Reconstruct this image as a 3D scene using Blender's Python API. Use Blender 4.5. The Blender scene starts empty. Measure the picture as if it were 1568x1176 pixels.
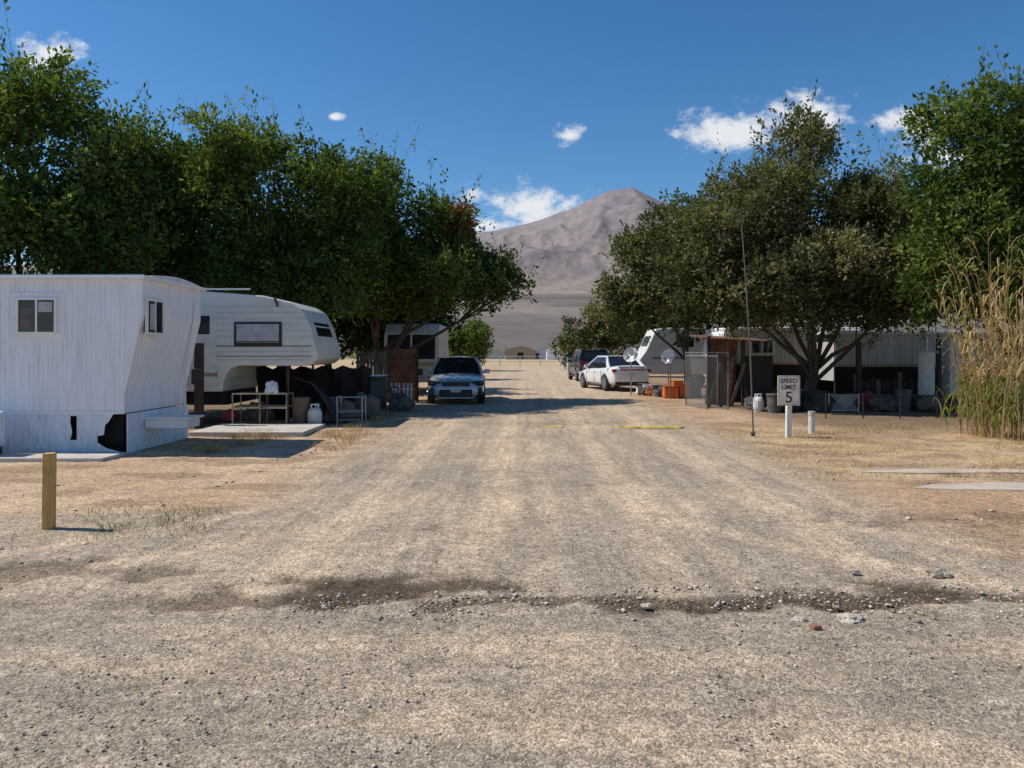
import bpy, bmesh, math, random
import numpy as np
from mathutils import Vector, Matrix, noise as mnoise
random.seed(7); rng=np.random.default_rng(7)
scn=bpy.context.scene
D=bpy.data
def link(o): scn.collection.objects.link(o); return o

# ---------------------------------------------------------------- materials
def nodes(m):
    m.use_nodes=True
    return m.node_tree.nodes,m.node_tree.links
def mat(name,col,rough=0.7,metal=0.0,var=0.25,scale=3.0,bump=0.0,bscale=40,dirt=None,dirt_amt=0.0,stretch=(1,1,1),coat=0.0):
    m=D.materials.new(name); N,L=nodes(m); b=N['Principled BSDF']
    tc=N.new('ShaderNodeTexCoord'); mp=N.new('ShaderNodeMapping'); mp.inputs['Scale'].default_value=stretch
    L.new(tc.outputs['Object'],mp.inputs[0])
    n=N.new('ShaderNodeTexNoise'); n.inputs['Scale'].default_value=scale; n.inputs['Detail'].default_value=5
    L.new(mp.outputs[0],n.inputs['Vector'])
    r=N.new('ShaderNodeValToRGB'); r.color_ramp.elements[0].position=.3; r.color_ramp.elements[1].position=.7
    r.color_ramp.elements[0].color=(*[c*(1-var) for c in col],1); r.color_ramp.elements[1].color=(*[min(1,c*(1+var*.5)) for c in col],1)
    L.new(n.outputs[0],r.inputs[0]); out=r.outputs[0]
    if dirt:
        n2=N.new('ShaderNodeTexNoise'); n2.inputs['Scale'].default_value=scale*2.3; n2.inputs['Detail'].default_value=6
        L.new(mp.outputs[0],n2.inputs['Vector'])
        r2=N.new('ShaderNodeValToRGB'); r2.color_ramp.elements[0].position=.5; r2.color_ramp.elements[1].position=.75
        r2.color_ramp.elements[1].color=(dirt_amt,)*3+(1,)
        L.new(n2.outputs[0],r2.inputs[0])
        mx=N.new('ShaderNodeMix'); mx.data_type='RGBA'; mx.inputs[7].default_value=(*dirt,1)
        L.new(r2.outputs[0],mx.inputs[0]); L.new(out,mx.inputs[6]); out=mx.outputs[2]
    L.new(out,b.inputs['Base Color'])
    b.inputs['Roughness'].default_value=rough; b.inputs['Metallic'].default_value=metal
    if coat: b.inputs['Coat Weight'].default_value=coat; b.inputs['Coat Roughness'].default_value=.05
    if bump:
        n3=N.new('ShaderNodeTexNoise'); n3.inputs['Scale'].default_value=bscale; n3.inputs['Detail'].default_value=4
        L.new(mp.outputs[0],n3.inputs['Vector'])
        bp=N.new('ShaderNodeBump'); bp.inputs['Strength'].default_value=bump; bp.inputs['Distance'].default_value=.02
        L.new(n3.outputs[0],bp.inputs['Height']); L.new(bp.outputs[0],b.inputs['Normal'])
    return m
def leafmat(name,c1,c2,c3,trans=0.3):
    m=D.materials.new(name); N,L=nodes(m); N.remove(N['Principled BSDF']); out=[n for n in N if n.type=='OUTPUT_MATERIAL'][0]
    at=N.new('ShaderNodeAttribute'); at.attribute_name='tint'
    r=N.new('ShaderNodeValToRGB'); e=r.color_ramp.elements
    e[0].position=0; e[0].color=(*c1,1); e[1].position=1; e[1].color=(*c3,1)
    k=e.new(.55); k.color=(*c2,1)
    L.new(at.outputs['Fac'],r.inputs[0])
    d=N.new('ShaderNodeBsdfDiffuse'); L.new(r.outputs[0],d.inputs[0])
    if trans<=0: L.new(d.outputs[0],out.inputs[0]); return m
    t=N.new('ShaderNodeBsdfTranslucent')
    mm=N.new('ShaderNodeMix'); mm.data_type='RGBA'; mm.blend_type='MULTIPLY'; mm.inputs[0].default_value=1; mm.inputs[7].default_value=(1.6,1.6,.7,1)
    L.new(r.outputs[0],mm.inputs[6]); L.new(mm.outputs[2],t.inputs[0])
    mx=N.new('ShaderNodeMixShader'); mx.inputs[0].default_value=trans
    L.new(d.outputs[0],mx.inputs[1]); L.new(t.outputs[0],mx.inputs[2]); L.new(mx.outputs[0],out.inputs[0])
    return m
M={}
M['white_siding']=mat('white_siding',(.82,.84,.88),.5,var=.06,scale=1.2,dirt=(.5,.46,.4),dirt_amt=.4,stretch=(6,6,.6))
M['siding_shaded_trailer']=mat('shaded_siding',(.48,.48,.45),.6,var=.15,scale=1.2,dirt=(.3,.26,.2),dirt_amt=.6,stretch=(5,5,.6))  # white siding, base colour darkened to carry the shade under the trees
M['skirt']=mat('white_skirt',(.72,.77,.84),.6,var=.1,scale=2,dirt=(.4,.33,.26),dirt_amt=.6,stretch=(4,4,1))
M['camper']=mat('camper_skin',(.66,.66,.60),.4,var=.06,scale=1,dirt=(.5,.45,.36),dirt_amt=.5,stretch=(1,1,3))
M['camper_line']=mat('camper_seam',(.5,.5,.46),.5,var=.1)
M['roofw']=mat('roof_coating',(.78,.79,.8),.6,var=.12,scale=2,dirt=(.35,.3,.25),dirt_amt=.5)
M['trim']=mat('trim_white',(.8,.8,.8),.5,var=.08)
M['bluetrim']=mat('trim_blue',(.25,.5,.62),.5,var=.2)
M['tantrim']=mat('trim_tan',(.32,.25,.16),.5,var=.15)
M['glass']=mat('dark_glass',(.02,.022,.025),.08,var=.3)
M['curtain']=mat('curtain',(.45,.45,.46),.8,var=.2,scale=8)
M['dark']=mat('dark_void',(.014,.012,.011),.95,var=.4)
M['wood']=mat('weathered_wood',(.2,.14,.09),.85,var=.4,scale=5,stretch=(6,6,1),bump=.3)
M['darkwood']=mat('dark_wood',(.05,.035,.028),.85,var=.4,scale=5,stretch=(6,6,1))
M['bollard']=mat('yellow_wood',(.66,.39,.13),.8,var=.3,scale=6,stretch=(8,8,.8),bump=.4,dirt=(.25,.17,.1),dirt_amt=.6)
M['concrete']=mat('concrete',(.52,.48,.43),.9,var=.2,scale=2,bump=.3,dirt=(.35,.27,.2),dirt_amt=.6)
M['oldslab']=mat('worn_slab',(.54,.46,.37),.9,var=.25,scale=2,bump=.3,dirt=(.43,.31,.2),dirt_amt=.95)
M['metal']=mat('galvanised',(.38,.39,.4),.45,.6,var=.2)
M['wire']=mat('old_wire',(.2,.2,.2),.6,.3,var=.3)
M['darkmetal']=mat('dark_metal',(.05,.05,.05),.5,.5,var=.3)
M['pole']=mat('pole_paint',(.12,.13,.12),.6,.1,var=.3)
M['rust']=mat('rusty_sheet',(.17,.07,.04),.8,var=.45,scale=4,dirt=(.3,.2,.12),dirt_amt=.7)
M['tyre']=mat('tyre',(.02,.02,.02),.85,var=.2)
M['rim']=mat('alloy',(.4,.4,.42),.3,.8,var=.1)
M['carwhite']=mat('paint_white',(.76,.77,.78),.25,var=.04,coat=.8)
M['carsilver']=mat('paint_silver',(.46,.49,.51),.28,.15,var=.05,coat=.9)
M['cardark']=mat('paint_dark',(.03,.035,.045),.25,.2,var=.1,coat=.9)
M['blackpl']=mat('black_plastic',(.02,.02,.02),.5,var=.2)
M['lamp']=mat('lamp_glass',(.75,.78,.8),.1,.3,var=.1)
M['red']=mat('tail_red',(.35,.015,.012),.2,var=.1)
M['plate']=mat('plate',(.6,.6,.58),.5,var=.1)
M['signface']=mat('sign_face',(.80,.70,.60),.7,var=.12,scale=6,dirt=(.34,.19,.11),dirt_amt=.8)
M['signtext']=mat('sign_text',(.06,.045,.04),.8,var=.3,scale=20)
M['signpost']=mat('sign_post',(.70,.68,.64),.85,var=.25,scale=6,stretch=(6,6,1),dirt=(.3,.24,.18),dirt_amt=.6)
M['orange']=mat('orange_plastic',(.62,.15,.03),.5,var=.25)
M['blue']=mat('blue_plastic',(.03,.08,.18),.5,var=.2)
M['yellow']=mat('worn_yellow',(.66,.47,.1),.8,var=.35,scale=8,dirt=(.38,.3,.2),dirt_amt=.9)
M['rock']=mat('rock',(.40,.33,.26),.9,var=.4,scale=9,bump=.5)
M['palerock']=mat('pale_rock',(.55,.47,.39),.9,var=.3,scale=9,bump=.5)
M['brick']=mat('brick',(.3,.12,.08),.9,var=.3,scale=9)
M['bark']=mat('bark',(.085,.066,.052),.9,var=.5,scale=8,stretch=(3,3,.6),bump=.8)
M['cream']=mat('cream_panel',(.52,.48,.4),.5,var=.1)
M['redcloth']=mat('red_cloth',(.3,.04,.04),.9,var=.3)
M['greycloth']=mat('grey_cloth',(.13,.115,.10),.9,var=.5,scale=6)
M['leafL']=leafmat('leaf_green',(.03,.055,.016),(.095,.145,.036),(.225,.265,.09),.34)
M['leafO']=leafmat('leaf_olive',(.045,.06,.026),(.125,.138,.06),(.29,.265,.165),.3)
M['leafD']=leafmat('leaf_dark',(.014,.026,.01),(.03,.05,.018),(.07,.095,.035),.25)
M['leafR']=leafmat('leaf_red',(.1,.04,.02),(.24,.1,.05),(.34,.18,.09),.3)
M['reed']=leafmat('reed_leaf',(.14,.19,.04),(.38,.31,.15),(.55,.38,.25),.25)
M['straw']=leafmat('straw',(.22,.15,.07),(.46,.33,.16),(.62,.48,.25),.15)
M['weed']=leafmat('weed',(.09,.10,.045),(.2,.18,.09),(.4,.33,.17),.15)

# ---------------------------------------------------------------- builders
def group(name,loc=(0,0,0),rot=0.0,world=True):
    e=D.objects.new(name,None); link(e); e.location=loc; e.rotation_euler=(0,0,rot); e.empty_display_size=.2
    e['w']=1 if world else 0
    return e
def attach(o,g):
    if g is None: return o
    o.parent=g
    if g['w']: o.matrix_parent_inverse=(Matrix.Translation(g.location)@Matrix.Rotation(g.rotation_euler[2],4,'Z')).inverted()
    return o
def obj(name,verts,faces,m,g=None,smooth=False,bevel=0):
    me=D.meshes.new(name); me.from_pydata([tuple(v) for v in verts],[],faces); me.update()
    bm=bmesh.new(); bm.from_mesh(me); bmesh.ops.recalc_face_normals(bm,faces=bm.faces); bm.to_mesh(me); bm.free()
    o=D.objects.new(name,me); link(o); me.materials.append(M[m] if isinstance(m,str) else m)
    if smooth:
        for p in me.polygons: p.use_smooth=True
    if bevel:
        b=o.modifiers.new('b','BEVEL'); b.width=bevel; b.segments=2; b.limit_method='ANGLE'
    return attach(o,g)
def box(g,name,c,s,m,rot=(0,0,0),bevel=0.0):
    x,y,z=[a/2 for a in s]
    R=Matrix.Translation(c)@(Matrix.Rotation(rot[2],4,'Z')@Matrix.Rotation(rot[1],4,'Y')@Matrix.Rotation(rot[0],4,'X'))
    v=[R@Vector((sx*x,sy*y,sz*z)) for sx in(-1,1) for sy in(-1,1) for sz in(-1,1)]
    f=[(0,1,3,2),(4,6,7,5),(0,4,5,1),(2,3,7,6),(0,2,6,4),(1,5,7,3)]
    return obj(name,v,f,m,g,bevel=bevel)
def prism(g,name,pts,y0,y1,m,bevel=0,axis='y'):
    n=len(pts)
    if axis=='y': v=[(a,y0,b) for a,b in pts]+[(a,y1,b) for a,b in pts]
    elif axis=='x': v=[(y0,a,b) for a,b in pts]+[(y1,a,b) for a,b in pts]
    else: v=[(a,b,y0) for a,b in pts]+[(a,b,y1) for a,b in pts]
    f=[tuple(range(n)),tuple(range(2*n-1,n-1,-1))]+[(i,(i+1)%n,n+(i+1)%n,n+i) for i in range(n)]
    return obj(name,v,f,m,g,bevel=bevel)
def tube_data(path,radii,seg=8,V=None,F=None):
    V=[] if V is None else V; F=[] if F is None else F
    base=len(V); n=len(path); P=[Vector(p) for p in path]
    for i,p in enumerate(P):
        t=(P[min(i+1,n-1)]-P[max(i-1,0)]).normalized()
        a=Vector((0,0,1)) if abs(t.z)<.9 else Vector((1,0,0))
        u=t.cross(a).normalized(); w=t.cross(u)
        for k in range(seg):
            an=2*math.pi*k/seg; V.append(p+(u*math.cos(an)+w*math.sin(an))*radii[i])
    for i in range(n-1):
        for k in range(seg):
            a=base+i*seg+k; b=base+i*seg+(k+1)%seg; F.append((a,b,b+seg,a+seg))
    F.append(tuple(base+k for k in range(seg))); F.append(tuple(base+(n-1)*seg+k for k in reversed(range(seg))))
    return V,F
def tube(g,name,path,r,m,seg=8,smooth=True):
    rr=r if isinstance(r,(list,tuple)) else [r]*len(path)
    V,F=tube_data(path,rr,seg); return obj(name,V,F,m,g,smooth=False)
def tubes(g,name,segs,r,m,seg=6):
    V,F=[],[]
    for a,b in segs: tube_data([a,b],[r,r],seg,V,F)
    return obj(name,V,F,m,g)
def npmesh(name,V,F,m,g=None,tint=None,smooth=False):
    me=D.meshes.new(name); V=np.asarray(V,dtype=np.float32); F=np.asarray(F,dtype=np.int32); k=F.shape[1]
    me.vertices.add(len(V)); me.vertices.foreach_set('co',V.ravel())
    me.loops.add(F.size); me.loops.foreach_set('vertex_index',F.ravel())
    me.polygons.add(len(F)); me.polygons.foreach_set('loop_start',np.arange(0,F.size,k,dtype=np.int32))
    me.update(calc_edges=True)
    if smooth: me.polygons.foreach_set('use_smooth',np.ones(len(F),bool))
    if tint is not None:
        a=me.attributes.new('tint','FLOAT','POINT'); a.data.foreach_set('value',np.asarray(tint,dtype=np.float32))
    me.materials.append(M[m] if isinstance(m,str) else m)
    o=D.objects.new(name,me); link(o); return attach(o,g) if g else o

# numpy value noise
_lat=rng.random((256,256)); _lat3=rng.random((64,64,64))
def vn(x,y):
    xi=np.floor(x).astype(int); yi=np.floor(y).astype(int); fx=x-xi; fy=y-yi
    fx=fx*fx*(3-2*fx); fy=fy*fy*(3-2*fy)
    a=_lat[xi%256,yi%256]; b=_lat[(xi+1)%256,yi%256]; c=_lat[xi%256,(yi+1)%256]; d=_lat[(xi+1)%256,(yi+1)%256]
    return (a*(1-fx)+b*fx)*(1-fy)+(c*(1-fx)+d*fx)*fy
def fbm(x,y,o=4):
    s=0;a=.5;t=0
    for i in range(o):
        c_,s_=math.cos(.6*i),math.sin(.6*i); X_=x*c_-y*s_; Y_=x*s_+y*c_
        s=s+a*vn(X_*2**i+17*i,Y_*2**i+31*i); t+=a; a*=.5
    return s/t
def vn3(p):
    i=np.floor(p).astype(int); f=p-i; f=f*f*(3-2*f); r=0
    for dx in(0,1):
        for dy in(0,1):
            for dz in(0,1):
                w=(f[:,0] if dx else 1-f[:,0])*(f[:,1] if dy else 1-f[:,1])*(f[:,2] if dz else 1-f[:,2])
                r=r+w*_lat3[(i[:,0]+dx)%64,(i[:,1]+dy)%64,(i[:,2]+dz)%64]
    return r
def sm(a,b,x): t=np.clip((x-a)/(b-a),0,1); return t*t*(3-2*t)

# ---------------------------------------------------------------- ground
xs=np.arange(-13,13.01,.075); g=[13*1.0]
while g[-1]<9000: g.append(g[-1]*1.045+.05)
g=np.array(g[1:]); xs=np.concatenate([-g[::-1],xs,g])
ys=[-300,-100,-30,-8,0,1.5]; y=2.2
while y<14: ys.append(y); y+=.04
while y<9000: ys.append(y); y*=1.018
ys=np.array(ys); X,Y=np.meshgrid(xs,ys)
left=-2.75+.022*Y+.5*(fbm(Y*.5,Y*0+3)-.5)-sm(8,5.2,Y)*30
right=3.75+.022*Y+.7*(fbm(Y*.5,Y*0+9)-.5)+sm(6,5.0,Y)*30
road=sm(-.6,.6,X-left)*sm(-.7,.7,right-X)
road=np.where(Y>80,road*sm(120,80,Y),road)
near=sm(5.3,4.5,Y+.6*(fbm(X*.8,Y)-.5))
n1=fbm(X*.6,Y*.6); n2=fbm(X*2.5+9,Y*2.5); n3=fbm(X*7,Y*7)
xr=X-.022*Y+.3*(fbm(Y*.25,Y*0+40,2)-.5)
def gs(c,w): return np.exp(-(np.abs((xr-c)/w))**3)
tracks=gs(-1.8,.2)*.8+gs(-.45,.24)*1.+gs(.1,.12)*.5+gs(1.05,.22)*.9+gs(1.5,.1)*.4+gs(2.5,.24)*.9+gs(3.2,.14)*.4
cur=np.clip(9.5-Y,0,10)
def cv(a,b,w): return np.exp(-(np.abs((X-a-b*cur**2)/w))**3)
curv=cv(-.9,-.16,.17)+cv(-2.2,-.17,.17)+cv(2.3,.15,.18)+cv(1.0,.13,.16)+.6*cv(.1,-.1,.12)+.6*cv(3.1,.17,.12)
curv=curv*sm(9.5,8,Y)*sm(4.0,5.0,Y)
tracks=np.clip(tracks*(1-.4*sm(7,5,Y))+curv*.9,0,1)*(.45+1.0*(fbm(X*1.5,Y*.5+60)-.15))
fine=fbm(X*9+3,Y*.7,3)
def C(*c): return np.array(c)[None,None,:]
O=0*X[...,None]+C(0,0,0)
gravel=C(.345,.285,.215)+O; lightdirt=C(.565,.435,.305)+O; sand=C(.56,.405,.27)+O; odirt=C(.43,.285,.175)+O; straw=C(.52,.39,.21)+O; damp=C(.085,.056,.036)+O
def mix(a,b,t): t=t[...,None]; return a*(1-t)+b*t
side=mix(sand,odirt,sm(.35,.65,n1)*.5+sm(1,5,X)*.4)
strawm=sm(3,4.4,X)*sm(9.0,10.5,Y)*sm(17.5,15,Y)*sm(.38,.58,n2*.6+n1*.4)*.8
side=mix(side,straw,strawm)
side=mix(side,C(.19,.12,.075)+O,sm(-2.2,-3.4,X)*sm(6.9,6.2,Y)*sm(4.9,5.6,Y)*.8)
side=mix(side,C(.28,.185,.115)+O,sm(.5,.62,fbm(X*1.2+30,Y*2.2+8))*.6)
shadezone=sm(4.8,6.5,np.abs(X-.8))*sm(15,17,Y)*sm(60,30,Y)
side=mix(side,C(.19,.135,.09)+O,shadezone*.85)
roadc=mix(gravel,lightdirt,np.clip(tracks*1.05+.35*sm(.4,.65,n1)+.4*(fine-.4)+.1,0,1)*.92)
roadc=mix(roadc,lightdirt*.97,sm(9,30,Y)*.6)
crosst=fbm(X*.35+3,Y*2.4+.35*X,3); crossf=fbm(X*.8+3,Y*9+1.5*X,3)
nearc=mix(gravel*.98,lightdirt*.94,np.clip(sm(.42,.66,crosst*.6+n1*.4)*.75+.4*(crossf-.45),0,1))
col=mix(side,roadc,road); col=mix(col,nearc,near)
dm=0*X
for cx,cy,rx,ry,a in[(-1.0,5.2,.76,.34,1),(-.3,5.32,.65,.26,.9),(-1.75,5.0,.55,.2,.7),(.25,4.97,1.1,.12,.85),(1.75,4.92,1.0,.21,1),(2.45,5.02,.95,.28,1),(3.1,5.05,.7,.22,.8),(-2.3,4.95,.8,.16,.4),(1.1,4.94,.7,.15,.9),(.7,9.5,.6,.3,.15),(-3.9,5.6,1.3,.38,.6),(.5,17.5,3,.6,.25),(4.2,7.4,.9,.4,.35),(-.9,7.0,.5,.25,.2),(1.9,7.6,.6,.25,.2)]:
    d=np.sqrt(((X-cx)/rx)**2+((Y-cy)/ry)**2)+ (n2-.5)*1.9+(n3-.5)*1.3
    dm=np.maximum(dm,a*sm(1.2,.45,d))
col=mix(col,damp,dm*.9)
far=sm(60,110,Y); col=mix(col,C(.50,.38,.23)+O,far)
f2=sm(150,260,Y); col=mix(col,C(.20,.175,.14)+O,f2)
col=col*(0.86+.28*n2[...,None])*(.90+.2*n3[...,None])
Z=.04*(n1-.5)+.014*(n2-.5)+.014*(n3-.5)-.022*tracks*road-.02*dm
Z=Z*sm(80,30,Y)+.03*np.exp(-((Y-4.9-.1*np.sin(X*1.3))/.1)**2)*sm(-1.6,-.5,X)*sm(3.4,2.2,X)*n2*1.4
nx,ny=len(xs),len(ys)
V=np.stack([X,Y,Z],-1).reshape(-1,3)
idx=np.arange(nx*ny).reshape(ny,nx); F=np.stack([idx[:-1,:-1],idx[:-1,1:],idx[1:,1:],idx[1:,:-1]],-1).reshape(-1,4)
gm=D.materials.new('desert_ground'); N,L=nodes(gm); b=N['Principled BSDF']; b.inputs['Roughness'].default_value=.95; b.inputs['Specular IOR Level'].default_value=.1
at=N.new('ShaderNodeAttribute'); at.attribute_name='zone'; tc=N.new('ShaderNodeTexCoord')
atr=N.new('ShaderNodeAttribute'); atr.attribute_name='longi'; atn=N.new('ShaderNodeAttribute'); atn.attribute_name='crossw'
def vor(scale,feat='F1'):
    v=N.new('ShaderNodeTexVoronoi'); v.inputs['Scale'].default_value=scale; L.new(tc.outputs['Object'],v.inputs['Vector']); return v
def ramp(inp,p0,c0,p1,c1):
    r=N.new('ShaderNodeValToRGB'); r.color_ramp.elements[0].position=p0; r.color_ramp.elements[0].color=(c0,c0,c0,1); r.color_ramp.elements[1].position=p1; r.color_ramp.elements[1].color=(c1,c1,c1,1); L.new(inp,r.inputs[0]); return r.outputs[0]
def mul(a,bb,f=1.0,bt='MULTIPLY'):
    m=N.new('ShaderNodeMix'); m.data_type='RGBA'; m.blend_type=bt
    if isinstance(f,float): m.inputs[0].default_value=f
    else: L.new(f,m.inputs[0])
    L.new(a,m.inputs[6]); L.new(bb,m.inputs[7]); return m.outputs[2]
def noi(scale,detail,rough,stretch=None):
    n=N.new('ShaderNodeTexNoise'); n.inputs['Scale'].default_value=scale; n.inputs['Detail'].default_value=detail; n.inputs['Roughness'].default_value=rough
    if stretch:
        mp=N.new('ShaderNodeMapping'); mp.inputs['Scale'].default_value=stretch; L.new(tc.outputs['Object'],mp.inputs[0]); L.new(mp.outputs[0],n.inputs['Vector'])
    else: L.new(tc.outputs['Object'],n.inputs['Vector'])
    return n.outputs[0]
v1=vor(85); v2=vor(34)
sp=N.new('ShaderNodeSeparateColor'); L.new(v1.outputs['Color'],sp.inputs[0])
c=mul(at.outputs['Color'],ramp(sp.outputs[0],0,.5,1,1.45),.9)
sp2=N.new('ShaderNodeSeparateColor'); L.new(v2.outputs['Color'],sp2.inputs[0])
c=mul(c,ramp(sp2.outputs[1],0,.76,1,1.2),.8)
nsx=noi(9,6,.75); c=mul(c,ramp(nsx,.32,.68,.68,1.26),.9)
c=mul(c,ramp(noi(1,4,.6,(9,.8,1)),.34,.84,.66,1.13),atr.outputs['Fac'])
c=mul(c,ramp(noi(1,4,.6,(1.1,9,1)),.34,.86,.66,1.12),atn.outputs['Fac'])
L.new(c,b.inputs['Base Color'])
bp=N.new('ShaderNodeBump'); bp.inputs['Strength'].default_value=.6; bp.inputs['Distance'].default_value=.008
bp.invert=True; L.new(v1.outputs['Distance'],bp.inputs['Height'])
bp2=N.new('ShaderNodeBump'); bp2.inputs['Strength'].default_value=.6; bp2.inputs['Distance'].default_value=.035; L.new(nsx,bp2.inputs['Height']); L.new(bp.outputs[0],bp2.inputs['Normal']); L.new(bp2.outputs[0],b.inputs['Normal'])
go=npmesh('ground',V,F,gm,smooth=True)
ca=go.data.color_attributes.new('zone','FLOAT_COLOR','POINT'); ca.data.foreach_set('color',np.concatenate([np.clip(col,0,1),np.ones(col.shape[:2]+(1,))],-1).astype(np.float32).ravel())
a_=go.data.attributes.new('longi','FLOAT','POINT'); a_.data.foreach_set('value',(road*(1-near)*sm(90,40,Y)).astype(np.float32).ravel())
a_=go.data.attributes.new('crossw','FLOAT','POINT'); a_.data.foreach_set('value',(near*.9).astype(np.float32).ravel())

# ---------------------------------------------------------------- desert slope + mountain
tx=np.concatenate([np.linspace(-9000,-2600,40)[:-1],np.linspace(-2600,3600,360),np.linspace(3600,9000,30)[1:]])
ty=np.concatenate([np.geomspace(330,4400,110)[:-1],np.linspace(4400,8600,220)])
TX,TY=np.meshgrid(tx,ty)
px=np.array([-3000,0,400,600,690,720,760,800,830,850,880,905,925,940,955,968,985,1000,1030,1060,1120,1250,1600,4000])
py=np.array([420,410,396,378,362,354,350,342,333,326,315,302,293,289,287,286,294,301,312,326,345,375,400,430])
K=7500/1177
crest=np.interp(TX,(px-784)*K,(540-py)*K)
baj=np.where(TY<4500,.081*4500*(np.clip((TY-330)/4170,0,1))**1.25-1.5,.081*4500+(TY-4500)*.07)
s=np.clip((TY-4400)/3100,0,1)
sh=s**1.25
warp=fbm(TX/900+4,TY/900)*2
def ridged(x,y,o=7):
    r=0;a=.5
    for i in range(o):
        c_,s_=math.cos(.5*i),math.sin(.5*i); X_=x*c_-y*s_; Y_=x*s_+y*c_
        r=r+a*(1-np.abs(2*vn(X_*2**i+5*i,Y_*2**i+11*i)-1)); a*=.52
    return r
rd=ridged(TX/480+warp*.5,TY/1300+warp*.35)
amp=np.clip((crest-364)/1250,.25,1.1)
TZ=np.where(TY<4400,baj,baj+(crest-364-217*sh)*sh+ (rd-.66)*560*amp*np.clip(s*(1.04-s),0,1)*1.6)
TZ=np.where(TY>7500,TZ-(TY-7500)*.5,TZ)
TZ+= (fbm(TX/120,TY/300)-.5)*12*sm(1500,4500,TY)
idx=np.arange(TX.size).reshape(TX.shape); F=np.stack([idx[:-1,:-1],idx[:-1,1:],idx[1:,1:],idx[1:,:-1]],-1).reshape(-1,4)
mm_=D.materials.new('mountain_slopes'); N,L=nodes(mm_); b=N['Principled BSDF']; b.inputs['Roughness'].default_value=1; b.inputs['Specular IOR Level'].default_value=0
tc=N.new('ShaderNodeTexCoord'); at=N.new('ShaderNodeAttribute'); at.attribute_name='zone'
mp=N.new('ShaderNodeMapping'); mp.inputs['Scale'].default_value=(.016,.005,.016); L.new(tc.outputs['Object'],mp.inputs[0])
ns=N.new('ShaderNodeTexNoise'); ns.inputs['Scale'].default_value=1; ns.inputs['Detail'].default_value=8; ns.inputs['Roughness'].default_value=.75; L.new(mp.outputs[0],ns.inputs['Vector'])
L.new(mul(at.outputs['Color'],ramp(ns.outputs[0],.35,.76,.65,1.13),.85),b.inputs['Base Color'])
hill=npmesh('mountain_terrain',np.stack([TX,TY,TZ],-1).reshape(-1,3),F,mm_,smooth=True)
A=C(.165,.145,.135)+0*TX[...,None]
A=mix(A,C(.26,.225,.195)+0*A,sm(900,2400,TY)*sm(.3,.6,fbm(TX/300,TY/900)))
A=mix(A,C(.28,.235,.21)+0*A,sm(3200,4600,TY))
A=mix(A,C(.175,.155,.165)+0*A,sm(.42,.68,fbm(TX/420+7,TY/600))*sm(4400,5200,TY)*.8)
A=mix(A,C(.225,.215,.25)+0*A,sm(4800,8000,TY)*.5)  # aerial haze blended into the slope colour with distance
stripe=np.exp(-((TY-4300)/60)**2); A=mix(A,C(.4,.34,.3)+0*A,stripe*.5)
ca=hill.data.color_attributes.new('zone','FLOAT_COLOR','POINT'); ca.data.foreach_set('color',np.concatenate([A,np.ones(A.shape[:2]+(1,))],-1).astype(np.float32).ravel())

# ---------------------------------------------------------------- small stones
bm=bmesh.new(); bmesh.ops.create_icosphere(bm,subdivisions=1,radius=1); bm.verts.ensure_lookup_table()
IV=np.array([v.co[:] for v in bm.verts]); IF=np.array([[v.index for v in f.verts] for f in bm.faces]); bm.free()
def stones(name,x,y,r,m,seed=0,flat=.5):
    n=len(x); R=np.random.default_rng(seed); th=R.random(n)*6.28
    S=r[:,None]*(.7+.6*R.random((n,3))); S[:,2]*=flat
    P=IV[None]*(.8+.4*R.random((n,len(IV),1)))*S[:,None]
    c,s_=np.cos(th)[:,None],np.sin(th)[:,None]
    Px=P[...,0]*c-P[...,1]*s_; Py=P[...,0]*s_+P[...,1]*c
    W=np.stack([Px+x[:,None],Py+y[:,None],P[...,2]+(r*.05)[:,None]+.0],-1).reshape(-1,3)
    F=(IF[None]+(np.arange(n)*len(IV))[:,None,None]).reshape(-1,3)
    return npmesh(name,W,F,m,tint=np.repeat(R.random(n),len(IV)))
stm=leafmat('gravel_stone',(.24,.19,.15),(.44,.37,.28),(.66,.57,.46),0.0)
n=12000; yy=2.6+ (rng.random(n)**1.6)*11; xx=(rng.random(n)-.5)*yy*1.7+.0
r=.003+.008*rng.random(n)**3
stones('gravel',xx,yy,r,stm,1)
n=1500; xx=-1.4+rng.random(n)*4.9; yy=4.92+rng.normal(0,.15,n)+.1*np.sin(xx*1.3)
stones('gravel_ridge',xx,yy,.005+.014*rng.random(n)**3.5,stm,2)
n=1300; yy=5+rng.random(n)*14; xx=np.where(rng.random(n)<.5,-2.6-rng.random(n)*4.5,3.5+rng.random(n)*4.5)
stones('scattered_stones',xx,yy,.007+.028*rng.random(n)**5,stm,3)
def rock(name,x,y,r,m,seed,flat=.5):
    bm=bmesh.new(); bmesh.ops.create_icosphere(bm,subdivisions=3,radius=1)
    for v in bm.verts:
        k=1+.5*mnoise.noise(v.co*1.3+Vector((seed,0,0)))+.25*mnoise.noise(v.co*4+Vector((seed,3,0)))
        v.co=Vector((v.co.x*r*1.2*k,v.co.y*r*.8*k,v.co.z*r*flat*k))
    me=D.meshes.new(name); bm.to_mesh(me); bm.free(); me.materials.append(M[m]); o=link(D.objects.new(name,me)); o.location=(x,y,r*flat*.15); return o
rock('rock',2.02,4.6,.062,'palerock',1); rock('rock',1.72,4.6,.035,'palerock',2); rock('rock',3.08,5.55,.07,'rock',3)
rock('rock',-4.75,17.0,.2,'palerock',5,.8); rock('rock',-4.5,17.0,.15,'rock',6,.8);rock('rock',-3.5,5.2,.04,'rock',9); rock('rock',.85,4.85,.03,'palerock',12); rock('rock',2.5,5.6,.03,'rock',13)
box(None,'broken_brick',(1.76,4.45,.006),(.06,.04,.03),'brick',(0,.1,.4),.006)

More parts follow.
